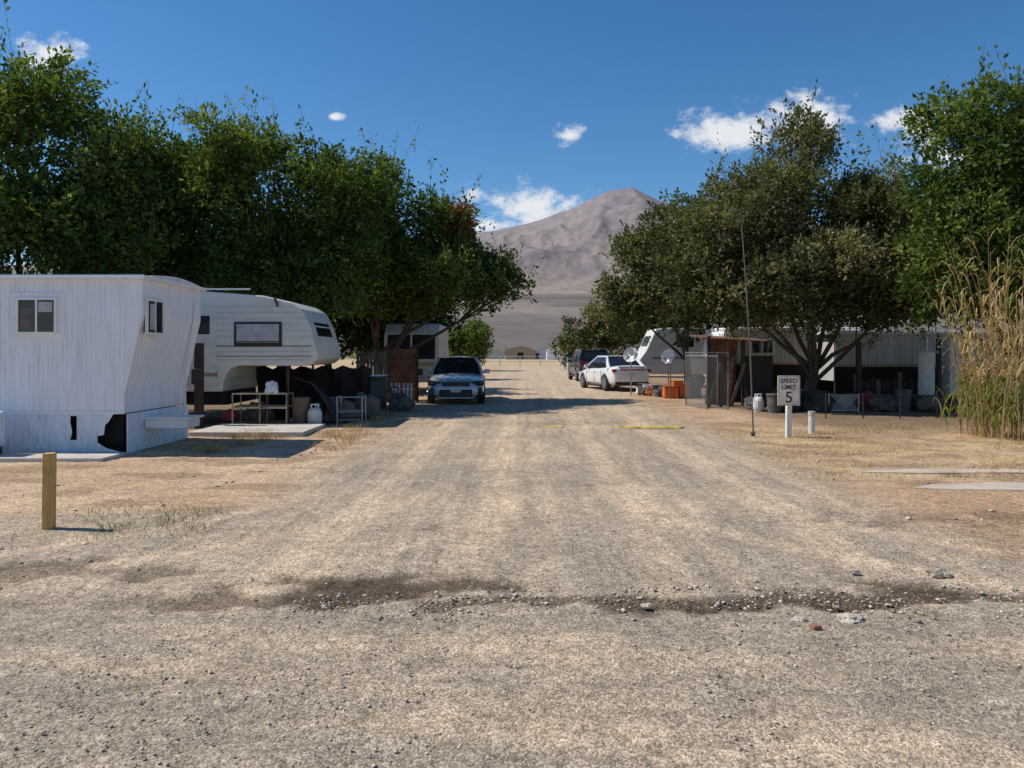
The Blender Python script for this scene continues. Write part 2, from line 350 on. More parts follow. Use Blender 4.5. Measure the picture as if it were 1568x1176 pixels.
# ---------------------------------------------------------------- grasses
def blades(name,xy,h,w,m,seed,lean=.6,tint=(0,1)):
    R=np.random.default_rng(seed); n=len(xy); th=R.random(n)*6.28; ph=R.random(n)*6.28
    H=h*(.5+R.random(n)); ln=H*lean*(.3+R.random(n))
    base=np.stack([xy[:,0],xy[:,1],np.zeros(n)],-1)
    dx=np.stack([np.cos(th),np.sin(th),0*th],-1)*w/2; ld=np.stack([np.cos(ph),np.sin(ph),0*ph],-1)
    up=np.array([0,0,1.])
    p0=base; p1=base+up*(H*.6)[:,None]+ld*(ln*.35)[:,None]; p2=base+up*H[:,None]*1+ld*ln[:,None]
    V=np.stack([p0-dx,p0+dx,p1+dx*.8,p1-dx*.8,p2+dx*.1,p2-dx*.1],1).reshape(-1,3)
    k=np.arange(n)*6; F=np.concatenate([np.stack([k,k+1,k+2,k+3],-1),np.stack([k+3,k+2,k+4,k+5],-1)])
    t=tint[0]+(tint[1]-tint[0])*R.random(n)
    return npmesh(name,V,F,m,tint=np.repeat(t,6))
def tuft(cx,cy,sx,sy,n): return np.stack([rng.normal(cx,sx,n),rng.normal(cy,sy,n)],-1)
n=24000; gx=3.9+rng.random(n)*12; gy=9.8+rng.random(n)*7.0; k=(fbm(gx*1.3,gy*1.3)+.15*rng.random(n))>.57; k&=(gx>3.9+.5*np.sin(gy*2))
blades('dry_grass',np.stack([gx[k],gy[k]],-1),.04,.008,'straw',5,1.6,(.2,1))
pts=[tuft(-4.85,12.3,.14,.1,380)]
for i in range(14):
    pts.append(tuft(-5.4+rng.random()*2.3,13+rng.random()*2.2,.12,.1,70))
for i in range(16): pts.append(tuft(-2.95+rng.normal(0,.25)-.03*i,12.5+i*.5,.14,.12,45))
blades('dry_grass_tufts',np.concatenate(pts),.10,.008,'straw',6,.9,(.1,.9))
pts=[tuft(-3.35+.1*i,7.5+rng.normal(0,.2),.10,.1,40) for i in range(3)]+[tuft(-4.4+rng.random()*1.6,6.5+rng.random()*1.6,.14,.1,18) for i in range(22)]
for i in range(9): pts.append(tuft(4.0+rng.random()*2.2,9.9+rng.normal(0,.15),.2,.06,22))
blades('weeds',np.concatenate(pts),.06,.006,'weed',7,1.2,(.3,1))

# ---------------------------------------------------------------- trees
def leaves(P,Dr,size,R,asp=.5):
    n=len(P); up=R.normal(size=(n,3))*.9+np.array([0,0,.7])
    d=Dr+R.normal(size=(n,3))*.8; d/=np.linalg.norm(d,axis=1,keepdims=True)
    s=np.cross(d,up); s/=np.linalg.norm(s,axis=1,keepdims=True)+1e-6
    nn=np.cross(d,s)
    L_=size*(.6+.8*R.random(n))[:,None]; w=L_*asp/2
    V=np.stack([P,P+d*L_*.5+s*w+nn*L_*.08,P+d*L_,P+d*L_*.5-s*w+nn*L_*.08],1).reshape(-1,3)
    k=np.arange(n)*4; F=np.stack([k,k+1,k+2,k+3],-1); return V,F
def tree(name,base,lobes,nleaf,lm,seed,size=.12,tr=.16,fork=1.3,stems=1,gap=.42,shoots=.05,tlen=.5,red=None,nsub=7,clump=11):
    R=np.random.default_rng(seed); rr=random.Random(seed); g=group(name,(base[0],base[1],0))
    V,F=[],[]
    B=Vector((base[0],base[1],-.1)); forks=[]
    for s_ in range(stems):
        fx=B+Vector((rr.uniform(-.45,.45)*(stems>1)+rr.uniform(-.1,.1),rr.uniform(-.3,.3),fork+.1+rr.uniform(-.1,.3)))
        b0=B+Vector((rr.uniform(-.15,.15)*(stems>1),0,0))
        md=(b0+fx)/2+Vector((rr.uniform(-.06,.06),0,0))
        tube_data([b0,b0+Vector((0,0,.15)),md,fx],[tr*1.35,tr*1.05,tr*.85,tr*.72],8,V,F); forks.append(fx)
    SL=[]
    for i,l in enumerate(lobes):
        c=Vector(l[:3]); fk=forks[i%stems]; mid=fk.lerp(c,.5)+Vector((rr.uniform(-.3,.3),rr.uniform(-.3,.3),-.25 if c.z>fk.z+1.5 else .1))
        q1=fk.lerp(mid,.5)+Vector((rr.uniform(-.1,.1),rr.uniform(-.1,.1),rr.uniform(-.1,.1)))
        tube_data([fk-Vector((0,0,.1)),q1,mid,c],[tr*.5,tr*.42,tr*.3,tr*.16],6,V,F)
        for j in range(clump):
            while True:
                d=Vector((rr.gauss(0,1),rr.gauss(0,1),rr.gauss(.15,.9))).normalized()
                if d.y<.6: break
            k_=rr.uniform(.45,.82); q=c+Vector((d.x*l[3],d.y*l[4],d.z*l[5]))*k_
            sr=rr.uniform(.26,.5); SL.append((q.x,q.y,q.z,l[3]*sr,l[4]*sr,l[5]*sr*.85,rr.random()))
            st=mid.lerp(c,rr.uniform(.1,1)); m1=st.lerp(q,.5)+Vector((rr.uniform(-.2,.2),rr.uniform(-.2,.2),rr.uniform(-.1,.2)))
            e=q+Vector((d.x,d.y,d.z+.4))*sr*l[3]*.8
            tube_data([st,m1,q,e],[tr*.16,tr*.11,tr*.07,tr*.02],5,V,F)
        SL.append((c.x,c.y,c.z,l[3]*.6,l[4]*.6,l[5]*.6,.25))
    obj('trunk_and_limbs',V,F,'bark',g,smooth=False)
    SA=np.array(SL); area=SA[:,3]*SA[:,4]+SA[:,3]*SA[:,5]; per=14; nc=int(nleaf/per)
    cnt=np.maximum(2,(nc*1.5*area/area.sum()).astype(int)); own=np.repeat(np.arange(len(SA)),cnt); m=len(own)
    d=R.normal(size=(m,3)); d/=np.linalg.norm(d,axis=1,keepdims=True); U=(R.random(m)**.5)
    P=SA[own,:3]+d*SA[own,3:6]*U[:,None]; Dd=d; ct=SA[own,6]
    nz=vn3(P*1.1+seed*3+50)*.6+vn3(P*2.6+seed*7+80)*.4
    keep=nz>gap*(.9+.2*R.random(len(P))); P=P[keep];Dd=Dd[keep];U=U[keep]; nz=nz[keep]; ct=ct[keep]
    m=len(P); tl=tlen*(.5+.8*R.random(m)); sh=(R.random(m)<shoots)&(U>.7)&(Dd[:,2]>.3); tl[sh]*=2.4
    dr=Dd*.7+R.normal(size=(m,3))*.45+np.array([0,0,.3]); dr[sh]=Dd[sh]*.4+np.array([0,0,1.0])+R.normal(size=(sh.sum(),3))*.3
    dr/=np.linalg.norm(dr,axis=1,keepdims=True)
    t=R.random((m,per)); droop=(t**2)[...,None]*np.array([0,0,-.25])*tl[:,None,None]*(~sh)[:,None,None]
    Q=P[:,None]+dr[:,None]*(t*tl[:,None])[...,None]+droop+R.normal(size=(m,per,3))*.06*(size/.12)
    Q=Q.reshape(-1,3);DQ=np.repeat(dr[:,None],per,1).reshape(-1,3)
    ok=Q[:,2]>.35; Q=Q[ok];DQ=DQ[ok]
    tint=np.clip((np.repeat(nz,per)[ok]-.4)*1.0+(np.repeat(ct,per)[ok]-.5)*.6+R.normal(0,.22,len(Q))+.35,0,1)
    V2,F2=leaves(Q,DQ,size,R)
    npmesh('foliage',V2,F2,lm,g,tint=np.repeat(tint,4))
    if sh.sum():
        a=P[sh]; e=a+dr[sh]*tl[sh][:,None]; w=np.array([.006,0,0]); n_=len(a)
        V3=np.stack([a-w,a+w,e+w*.4,e-w*.4],1).reshape(-1,3); k=np.arange(n_)*4
        npmesh('twigs',V3,np.stack([k,k+1,k+2,k+3],-1),'bark',g)
    if red:
        d=R.normal(size=(900,3)); d/=np.linalg.norm(d,axis=1,keepdims=True); q=np.array(red[:3])+d*red[3]*(R.random((900,1))**.5)
        V2,F2=leaves(q,d,size,R); npmesh('dry_foliage',V2,F2,'leafR',g,tint=np.repeat(R.random(900),4))
    return g
T='elm_tree'
tree(T,(-12.6,19.4),[(-11.9,19,7.3,1.9,2.2,1.7),(-14.6,18.5,6.9,2.5,2.4,2.2),(-11,19.5,4.9,2.3,2.2,2.0),(-13.5,18.2,4.0,2.6,2.2,1.9),(-10.4,20,6.1,1.5,1.8,1.6)],54000,'leafL',11,.135,.2,gap=.38,shoots=.11)
tree(T,(-9.6,21.5),[(-9.8,21.5,6.3,2.0,2.2,1.9),(-8.2,21,6.1,1.8,2.0,1.8),(-10.5,21,4.2,2.3,2,1.7),(-8.3,20.5,3.9,2.2,2,1.6)],50000,'leafL',12,.135,.18,gap=.40,shoots=.11)
tree(T,(-6.6,23),[(-7.2,23,6.3,1.9,2.2,1.9),(-5.6,23,6.1,1.8,2.1,1.9),(-6.8,22.3,4.0,2.3,2,1.7),(-5.0,22.5,4.0,1.9,2,1.7)],50000,'leafL',13,.135,.18,stems=2,gap=.41,shoots=.11)
tree(T,(-4.3,26),[(-4.2,26,6.4,1.8,2.2,1.9),(-2.7,26,5.5,1.7,2,1.6),(-4.2,25.5,4.0,2.2,2,1.6),(-2.3,25.5,3.9,1.8,1.8,1.3),(-1.0,26,4.1,1.3,1.5,1.2),(-.1,26.2,3.7,.85,.9,.8)],56000,'leafL',14,.135,.17,stems=2,gap=.41,red=(-1.75,25.2,6.0,.55),shoots=.11)
tree(T,(8.4,22),[(8.2,22,7.4,1.0,1.1,1.15),(7.2,22,5.2,2.2,2.2,1.8),(9.2,22,5.4,1.9,2,1.7),(10.5,22.3,5.8,1.3,1.5,1.4),(5.9,22,5.2,1.5,1.6,1.5),(5.2,22,4.0,1.4,1.5,1.5),(8.5,21.2,3.6,2.4,2,1.2),(6.4,21.3,3.1,1.6,1.6,1.0),(10.8,21.2,3.6,1.9,1.6,1.3),(10.3,20.6,2.9,1.5,1.1,.8),(8.0,20.8,2.9,1.4,1.0,.7)],80000,'leafO',15,.12,.15,stems=2,fork=.9,gap=.39,shoots=.11)
tree(T,(6.6,28.4),[(5.0,28,4.5,1.6,1.7,1.7),(6.4,28,5.5,1.6,1.6,1.6),(4.2,28.5,3.6,1.05,1.2,1.2),(6.6,28,3.9,1.8,1.5,1.2)],32000,'leafO',16,.145,.13,stems=2,gap=.38)
tree(T,(12.2,18.5),[(11.4,18,6.6,1.8,2,1.8),(10.3,18,5.0,1.2,1.5,1.6),(13.2,18,7.0,2.2,2,2.0),(11.4,17.5,3.9,1.9,1.8,1.5),(13.2,17.5,4.5,2.2,2,2),(10.2,18.2,3.2,1.1,1.2,1.0),(11.6,17.8,2.9,1.5,1.2,.8)],58000,'leafL',17,.135,.2,gap=.38,shoots=.11)
tree(T,(13,32),[(10.6,31,4.2,2.8,2,2.4),(14.5,31,4.8,3.2,2.4,2.8),(18,31,5,3,2.4,3),(8.0,33,3.8,2.4,2,2)],24000,'leafD',18,.27,.2,gap=.3,tlen=.8)
tree(T,(-7.5,31),[(-6.0,31,4.0,2.6,2,2.4),(-9.5,31,4,3,2.2,2.8),(-13.5,29,4,3.2,2.2,3.0),(-5,34,2.6,2,2,1.9)],26000,'leafD',19,.27,.2,gap=.3,tlen=.8)
tree(T,(-5.6,46),[(-5.8,46,3.6,2.4,2,2.0),(-8.5,45,4.2,2.6,2,2.6)],11000,'leafD',20,.28,.18,gap=.32,tlen=.8)
tree('green_bush',(-3.1,68),[(-3.1,68,2.2,1.9,1.9,2.0),(-4.6,69,2.0,1.6,1.6,1.6)],11000,'leafL',21,.24,.1,fork=.4,gap=.3,tlen=.5)
tree(T,(6.6,52),[(5.8,52,2.9,1.9,1.8,1.5),(8.3,51,3.4,2.0,1.8,1.7),(4.2,54,2.0,1.2,1.2,1.0),(10.5,50,3.6,2.2,2,2)],16000,'leafO',22,.26,.14,fork=.8,gap=.33,tlen=.6)
n=700; sx=rng.normal(0,1,n)*160+20; sy=190+rng.random(n)*300
sx=np.clip(sx,-400,400)
Q=np.repeat(np.stack([sx,sy,np.full(n,.9)],-1),18,0)+rng.normal(size=(n*18,3))*np.array([1.3,1.3,.6]); Q[:,2]=np.abs(Q[:,2])
V2,F2=leaves(Q,rng.normal(size=Q.shape),1.3,rng,.8); npmesh('distant_shrubs',V2,F2,'leafO',tint=np.repeat(rng.random(len(Q))*.9,4))
g=group('dead_tree',(5.0,72,0)); V_,F_=[],[]
for i in range(9):
    a=Vector((5.0,72,0)); e=a+Vector((random.uniform(-1.4,.9),random.uniform(-.6,.6),random.uniform(1.6,3.3))); tube_data([a,a.lerp(e,.5)+Vector((.1,0,.3)),e],[.09,.06,.02],5,V_,F_)
obj('branches',V_,F_,'signpost',g)
# giant reeds
R=np.random.default_rng(33); VV=[];FF=[];TT=[]
def strip(p,w,side,t):
    k=len(VV)
    for q,ww in zip(p,w): VV.append(q-side*ww); VV.append(q+side*ww); TT.extend([t,t])
    for i in range(len(p)-1): FF.append((k+2*i,k+2*i+1,k+2*i+3,k+2*i+2))
for i in range(125):
    bx=8.75+abs(R.normal(0,.85)); by=14.6+R.normal(0,.5); H=.8+3.2*R.random()**1.4*min(1,(bx-8.2)/.9+.35); lean=np.array([R.normal(-.06,.17),R.normal(0,.12),0])
    dry=R.random()
    p=[np.array([bx,by,0])+lean*H*(k/4)**1.6+np.array([0,0,H*k/4]) for k in range(5)]
    strip(p,[.010,.009,.008,.006,.003],np.array([1,0,0]),.6+.35*dry); strip(p,[.010,.009,.008,.006,.003],np.array([0,1,0]),.6+.35*dry)
    for j in range(10):
        f=.1+.85*R.random()**1.2; q=np.array([bx,by,0])+lean*H*f**1.6+np.array([0,0,H*f]); a=R.random()*6.3; o=np.array([math.cos(a),math.sin(a),0]); Ln=.2+.3*R.random()
        pp=[q,q+o*Ln*.35+np.array([0,0,Ln*.5]),q+o*Ln*.65+np.array([0,0,Ln*.65]),q+o*Ln*.9+np.array([0,0,Ln*.35])]
        strip(pp,[.007,.011,.007,.002],np.array([-o[1],o[0],.3]),float(np.clip((.0 if f*H<.95 else .55)+.5*(dry-.3)+.15*R.normal(),0,1)))
npmesh('giant_reeds',VV,FF,'reed',tint=TT)

# ---------------------------------------------------------------- mobile home (left)
def corr(g,name,p0,p1,z0,z1,m,pitch=.075,dep=.010,nrm=(0,-1),zf=None):
    p0=Vector(p0);p1=Vector(p1); L_=(p1-p0).length; n=max(2,int(L_/pitch)); V=[];F=[]
    prof=zf or [(z0,0),(z1,0)]; nr=Vector((nrm[0],nrm[1])); k=len(prof)
    t=[]
    for i in range(n):
        for a,o in((0,0),(.3,0),(.42,1),(.88,1)): t.append(((i+a)/n,o))
    t.append((1,0))
    for a,o in t:
        q=p0.lerp(p1,a)+nr*dep*o
        for z,off in prof: V.append((q.x+nr.x*off,q.y+nr.y*off,z))
    for i in range(len(t)-1):
        for j in range(k-1): F.append((i*k+j,(i+1)*k+j,(i+1)*k+j+1,i*k+j+1))
    return obj(name,V,F,m,g)
g=group('mobile_home',(-9,13.3,0))
YN,YF=12.15,14.45; XL=-13.0; ZT=2.80
def nx_(z): return -5.86 if z>=2.2 else (-6.13+(z-1.0)/1.2*.27 if z>1.0 else -6.13)
corr(g,'side_wall',(XL,YN),(-6.13,YN),.64,ZT-.02,'white_siding')
obj('side_nose',[(-6.13,YN-.002,.64),(-6.13,YN-.002,ZT),(-5.86,YN-.002,ZT),(-5.86,YN-.002,2.2),(-6.13,YN-.002,1.0)],[(0,1,2,3,4)],'white_siding',g)
V=[];F=[]; zz=[.64,1.0,2.2,ZT-.02]; yn=40
for i in range(yn+1):
    for z in zz: V.append((nx_(z)+(.004 if i%2 else 0),YN+(YF-YN)*i/yn,z))
for i in range(yn):
    for j in range(3): F.append((i*4+j,(i+1)*4+j,(i+1)*4+j+1,i*4+j+1))
obj('end_wall',V,F,'white_siding',g)
obj('far_wall',[(XL,YF,.64),(-6.13,YF,.64),(-6.13,YF,1.0),(-5.86,YF,2.2),(-5.86,YF,ZT),(XL,YF,ZT)],[(0,1,2,3,4,5)],'white_siding',g)
V=[];F=[];m_=12
for i in range(m_+1):
    y_=YN-.05+(YF-YN+.1)*i/m_; zz_=ZT+.02+.10*math.sin(math.pi*i/m_)
    V+= [(XL,y_,zz_),(-5.80,y_,zz_-.02),(-5.80,y_,ZT-.04),(XL,y_,ZT-.04)]
for i in range(m_):
    for j in range(3): F.append((i*4+j,(i+1)*4+j,(i+1)*4+j+1,i*4+j+1))
F.append((0,1,2,3)); F.append((m_*4+3,m_*4+2,m_*4+1,m_*4))
obj('roof',V,F,'roofw',g)
box(g,'roof_edge_trim',((XL-5.79)/2,YN-.062,ZT+.022),(XL*-1-5.79,.022,.022),'bluetrim')
box(g,'eave_strip',((XL-5.79)/2,YN-.06,ZT-.02),(XL*-1-5.79,.02,.05),'trim')
box(g,'end_edge_trim',(-5.785,(YN+YF)/2,ZT-.01),(.03,YF-YN+.1,.06),'trim')
box(g,'corner_trim',(-5.855,YN-.008,(2.2+ZT-.05)/2),(.035,.02,ZT-.05-2.2),'trim')
box(g,'corner_trim_slant',(-5.99,YN-.008,1.6),(.035,.02,1.24),'trim',(0,math.atan2(.27,1.2),0))
box(g,'belt_trim',((XL-6.12)/2,YN-.014,.65),(XL*-1-6.12,.02,.04),'trim')
def window(g,name,c,w,h,axis='y',panes=2,inner='glass',fr='trim',d=.04):
    x,y,z=c
    def bb(nm,du,dz,sw,shh,off,m):
        if axis=='y': box(g,nm,(x+du,y-off,z+dz),(sw,d,shh),m)
        else: box(g,nm,(x+off,y+du,z+dz),(d,sw,shh),m)
    bb(name+'_glass',0,0,w,h,.0,inner)
    t=.035
    bb(name+'_top',0,h/2,w+2*t,t,.014,fr); bb(name+'_bottom',0,-h/2,w+2*t,t,.014,fr)
    for s in(-1,1): bb(name+'_jamb',s*w/2,0,t,h-t-.004,.014,fr)
    for i in range(1,panes): bb(name+'_mullion',-w/2+w*i/panes,0,t*.9,h-t-.004,.011,fr)
box(g,'window_surround',(-7.5,YN-.012,2.18),(.86,.02,.74),'trim')
window(g,'side_window',(-7.5,YN-.02,2.18),.60,.54,panes=2)
box(g,'curtain',(-7.64,YN-.043,2.12),(.22,.004,.38),'greycloth')
box(g,'curtain_b',(-7.36,YN-.043,2.32),(.22,.004,.16),'curtain')
window(g,'end_window',(-5.85,12.55,2.18),.55,.54,axis='x',panes=2)
box(g,'end_curtain',(-5.827,12.45,2.18),(.004,.16,.42),'curtain')
corr(g,'skirt_a',(XL,YN-.01),(-6.98,YN-.01),0,.63,'skirt',.075)
corr(g,'skirt_b',(-6.88,YN-.01),(-6.55,YN-.01),0,.63,'skirt',.075)
corr(g,'skirt_b_low',(-6.98,YN-.01),(-6.88,YN-.01),0,.22,'skirt',.05)
corr(g,'skirt_b_top',(-6.98,YN-.01),(-6.88,YN-.01),.6,.63,'skirt',.05)
obj('skirt_tear_edge',[(-6.98,YN-.014,.22),(-6.95,YN-.014,.35),(-6.98,YN-.014,.5)],[(0,1,2)],'skirt',g)
obj('skirt_torn',[(-6.55,YN-.012,.63),(-6.3,YN-.012,.63),(-6.38,YN-.012,.5),(-6.43,YN-.012,.46),(-6.45,YN-.012,.3),(-6.55,YN-.012,.28)],[(0,1,2,3,4,5)],'skirt',g)
obj('skirt_fallen',[(-6.57,YN-.03,.0),(-6.57,YN-.03,.2),(-6.4,YN-.05,.1),(-6.1,YN-.1,.03),(-6.1,YN-.1,0)],[(0,1,2,3,4)],'skirt',g)
box(g,'crawl_space_shade',(-9.6,13.3,.31),(6.75,2.0,.6),'dark')  # near-black box paints the shade behind the skirt openings
corr(g,'end_skirt',(-6.10,YN),(-6.10,YF),0,.63,'skirt',.075,nrm=(1,0))
box(g,'tongue_shelf',(-5.72,12.95,.42),(.72,.5,.16),'trim',bevel=.02)
box(g,'shelf_top',(-5.7,12.95,.515),(.8,.56,.03),'trim')
tubes(g,'downpipe',[((-5.78,14.1,2.5),(-6.0,14.1,1.2)),((-6.0,14.1,1.2),(-6.02,14.1,.4)),((-6.02,14.1,.4),(-5.8,13.9,.38))],.025,'trim')
g=group('white_appliance',(-8.0,11.6,0)); box(g,'cabinet',(-8.15,11.6,.44),(.8,.36,.54),'skirt',bevel=.05); box(g,'handle',(-7.86,11.41,.46),(.03,.03,.18),'darkmetal'); box(g,'base',(-8.15,11.6,.1),(.7,.3,.12),'darkmetal')
box(None,'concrete_pad',(-8.2,11.6,.02),(4.4,.7,.07),'concrete',bevel=.01)
box(None,'concrete_slab',(-5.1,15.6,.03),(2.2,1.8,.1),'concrete',bevel=.01)
prism(None,'concrete_strip',[(4.7,9.02),(5.2,8.9),(7.0,8.82),(12,8.75),(12,9.4),(7.5,9.5),(6.6,9.25),(6.1,9.4),(5.0,9.22)],-.05,.020,'oldslab',.01,axis='z')
prism(None,'concrete_strip',[(4.6,10.3),(5.3,10.15),(6.6,10.2),(12,10.0),(12,10.4),(7,10.45),(5.6,10.5)],-.05,.014,'oldslab',.01,axis='z')

# ---------------------------------------------------------------- fifth wheel camper
g=group('fifth_wheel_camper',(-8,17.8,0)); y0,y1=16.7,19.0
prof=[(-12,.75),(-6.3,.75),(-6.28,1.0),(-6.15,1.24),(-5.95,1.32),(-4.60,1.31),(-4.38,1.34),(-4.24,1.45),(-4.23,1.6),(-4.40,2.2),(-4.58,2.55),(-4.80,2.69),(-5.4,2.84),(-7.0,2.96),(-12,2.97)]
prism(g,'body',prof,y0,y1,'camper',bevel=.03)
for z in(1.95,2.08,2.21,2.34,2.47,2.6):
    x1=float(np.interp(z,[1.6,2.2,2.55,2.69],[-4.26,-4.43,-4.61,-4.83]))
    box(g,'siding_rib',((-12+x1)/2,y0-.003,z),(x1+12,.010,.010),'camper_line')
for z,m,h in((1.74,'tantrim',.03),(1.62,'camper_line',.015),(1.52,'tantrim',.018),(1.44,'camper_line',.012)): box(g,'stripe',((-12-4.33)/2,y0-.004,z),(7.6,.012,h),m)
for z in (.9,1.05,1.2): box(g,'lower_rib',(-9.2,y0-.004,z),(5.7,.012,.014),'camper_line')
box(g,'roof_rail',(-8.8,y0+.02,2.985),(6.2,.05,.03),'trim')
box(g,'window_frame',(-5.52,y0-.012,2.0),(1.04,.03,.54),'blackpl',bevel=.012)
box(g,'window_pane',(-5.52,y0-.022,2.02),(.92,.03,.40),'curtain')
box(g,'window_line',(-5.52,y0-.034,1.84),(.92,.012,.02),'blackpl')
box(g,'door',(-6.72,y0-.006,1.75),(.56,.014,1.7),'camper'); box(g,'door_window',(-6.72,y0-.018,2.2),(.3,.012,.4),'glass')
box(g,'front_window',(-4.40,(y0+y1)/2,2.12),(.05,1.4,.34),'glass',(0,-.34,0),.02)
tubes(g,'landing_leg',[((-4.9,y0+.1,1.3),(-4.9,y0+.1,.0)),((-4.9,y1-.1,1.3),(-4.9,y1-.1,0))],.03,'darkmetal')
tubes(g,'awning_arm',[((-5.15,y0-.04,2.80),(-5.08,y0-.04,2.60))],.025,'darkmetal')
box(g,'underfloor_shade',(-9,17.9,.6),(5.4,2.0,.3),'dark')  # near-black box puts the shade below the camper into colour
for x in(-8.6,-9.5): tube(g,'wheel',[(x,16.9,.36),(x,17.15,.36)],.36,'tyre',20)
box(g,'name_panel',(-6.55,y0-.016,1.12),(.3,.014,.08),'tantrim')
g=group('under_nose_sheets',(-5,18.6,0))
V=[];F=[]
for i in range(17):
    x=-6.1+i*.17
    for j in range(6): V.append((x,18.4+.1*math.sin(i*1.7+j),j*.25+ .0+ (.05*math.sin(i*2.2) if j==5 else 0)))
for i in range(16):
    for j in range(5): F.append((i*6+j,(i+1)*6+j,(i+1)*6+j+1,i*6+j+1))
obj('sheet',V,F,'dark',g)  # near-black sheet fills the dark space under the camper nose
V=[];F=[]
for i in range(12):
    u=i/11
    for j in range(5): V.append((-4.9+1.0*u+.1*j,16.95+.2*j,1.15-.95*u**1.5-.12*math.sin(j*1.5+i*.8)*.5-.1*j))
for i in range(11):
    for j in range(4): F.append((i*5+j,(i+1)*5+j,(i+1)*5+j+1,i*5+j+1))
obj('draped_sheet',V,F,'darkwood',g)

# posts / clutter left
g=group('utility_post',(-6.6,16.2,0)); box(g,'post',(-6.6,16.2,.9),(.15,.15,1.8),'darkwood'); box(g,'meter_box',(-6.6,16.08,1.1),(.2,.1,.32),'darkmetal',bevel=.01)
g=group('metal_rack',(-5.4,16.6,0))
S=[];x0,x1,ya,yb=-5.95,-4.8,16.35,16.85
for y_ in(ya,yb):
    for z in(.08,.42,.72): S.append(((x0,y_,z),(x1,y_,z)))
    for x in(x0,-5.37,x1): S.append(((x,y_,0),(x,y_,.72)))
for x in(x0,x1):
    for z in(.08,.72): S.append(((x,ya,z),(x,yb,z)))
tubes(g,'frame',S,.014,'tantrim'); box(g,'shelf_board',(-5.37,16.6,.45),(1.1,.45,.03),'wood')
def blob(name,x,y,z,r,m,seed,sc=(1,1,1)):
    bm=bmesh.new(); bmesh.ops.create_icosphere(bm,subdivisions=3,radius=1)
    for v in bm.verts:
        k=1+.4*mnoise.noise(v.co*1.5+Vector((seed,0,0)))+.25*mnoise.noise(v.co*4+Vector((seed,3,0)))
        v.co=Vector((v.co.x*r*sc[0]*k,v.co.y*r*sc[1]*k,max(-.6,v.co.z)*r*sc[2]*k))
    me=D.meshes.new(name); bm.to_mesh(me); bm.free(); me.materials.append(M[m]); o=link(D.objects.new(name,me)); o.location=(x,y,z); return o
blob('plastic_bag',-5.2,16.6,.83,.15,'trim',3); blob('plastic_bag',-6.2,16.9,.2,.15,'redcloth',4); blob('cloth_bundle',-5.7,17.2,.2,.3,'greycloth',5); blob('cloth_bundle',-4.0,17.6,.25,.35,'greycloth',6,(1.3,1,.9)); blob('cloth_bundle',-3.5,18.4,.3,.35,'greycloth',9)
def bin_(name,x,y,r,h,m,lid=None):
    g=group(name,(x,y,0)); tube(g,'body',[(x,y,0),(x,y,h*.5),(x,y,h*.95)],[r*.8,r*.92,r],m,16); tube(g,'rim',[(x,y,h*.93),(x,y,h)],[r*1.08,r*1.06],lid or m,16); tube(g,'handle',[(x-r,y-.02,h*.75),(x-r*1.15,y-.02,h*.7),(x-r,y-.02,h*.65)],.012,m,5)
bin_('storage_bin',-4.65,16.9,.2,.62,'wood'); bin_('storage_bin',-4.35,17.3,.18,.5,'blackpl')
def propane(x,y):
    g=group('propane_tank',(x,y,0)); tube(g,'tank',[(x,y,.03),(x,y,.06),(x,y,.12),(x,y,.3),(x,y,.37),(x,y,.4)],[.1,.14,.155,.155,.12,.05],'signpost',18); tube(g,'foot',[(x,y,0),(x,y,.06)],.11,'trim',16)
    tubes(g,'collar',[((x-.08,y,.36),(x-.08,y,.47)),((x+.08,y,.36),(x+.08,y,.47)),((x,y+.08,.36),(x,y+.08,.47)),((x-.09,y,.47),(x+.09,y,.47))],.015,'trim')
propane(-4.3,16.75)
g=group('walker_frame',(-3.6,17.1,0)); S=[]
for x in(-3.85,-3.3):
    for y_ in(16.9,17.3): S.append(((x,y_,0),(x,y_,.62)))
    S.append(((x,16.9,.62),(x,17.3,.62)))
for z in(.62,.3,.12): S.append(((-3.85,16.9,z),(-3.3,16.9,z)))
S.append(((-3.85,17.3,.3),(-3.3,17.3,.3))); tubes(g,'frame',S,.014,'metal')
def chair(x,y,m,rot=0):
    g=group('patio_chair',(x,y,0),rot,False)
    box(g,'seat',(0,0,.43),(.46,.44,.03),m,bevel=.01); box(g,'backrest',(0,.22,.68),(.46,.03,.42),m,(-.15,0,0),.01)
    tubes(g,'legs',[((a*.21,b*.2,0),(a*.21,b*.2,.43)) for a in(-1,1) for b in(-1,1)]+[((a*.24,-.2,.62),(a*.24,.22,.62)) for a in(-1,1)]+[((a*.24,-.2,.43),(a*.24,-.2,.62)) for a in(-1,1)],.012,'darkmetal')
chair(-3.3,19.2,'blackpl',.4)
def bicycle(x,y,rot):
    g=group('bicycle',(x,y,0),rot,False)
    for wx in(-.5,.5):
        p=[(wx+.32*math.cos(a*math.pi/10),0,.34+.32*math.sin(a*math.pi/10)) for a in range(21)]; tube(g,'wheel',p,.018,'tyre',6)
    tubes(g,'frame',[((-.5,0,.34),(-.2,0,.75)),((-.2,0,.75),(.3,0,.78)),((-.1,0,.34),(.3,0,.78)),((-.1,0,.34),(-.22,0,.85)),((-.5,0,.34),(-.1,0,.34)),((.5,0,.34),(.32,0,.9)),((.32,-.25,.95),(.32,.25,.95))],.016,'darkmetal')
    box(g,'saddle',(-.23,0,.88),(.24,.12,.05),'blackpl',bevel=.02)
bicycle(-3.6,20.6,.7)
for i,(x,y,m) in enumerate([(-3.0,20.8,'greycloth'),(-3.9,21.6,'wood'),(-3.2,21.8,'greycloth'),(-4.6,20.3,'darkwood'),(-4.4,22.4,'redcloth')]): blob('cloth_bundle',x,y,.18,.26,m,80+i,(1.2,1,1))
g=group('wooden_fence',(-4.3,23.5,0))
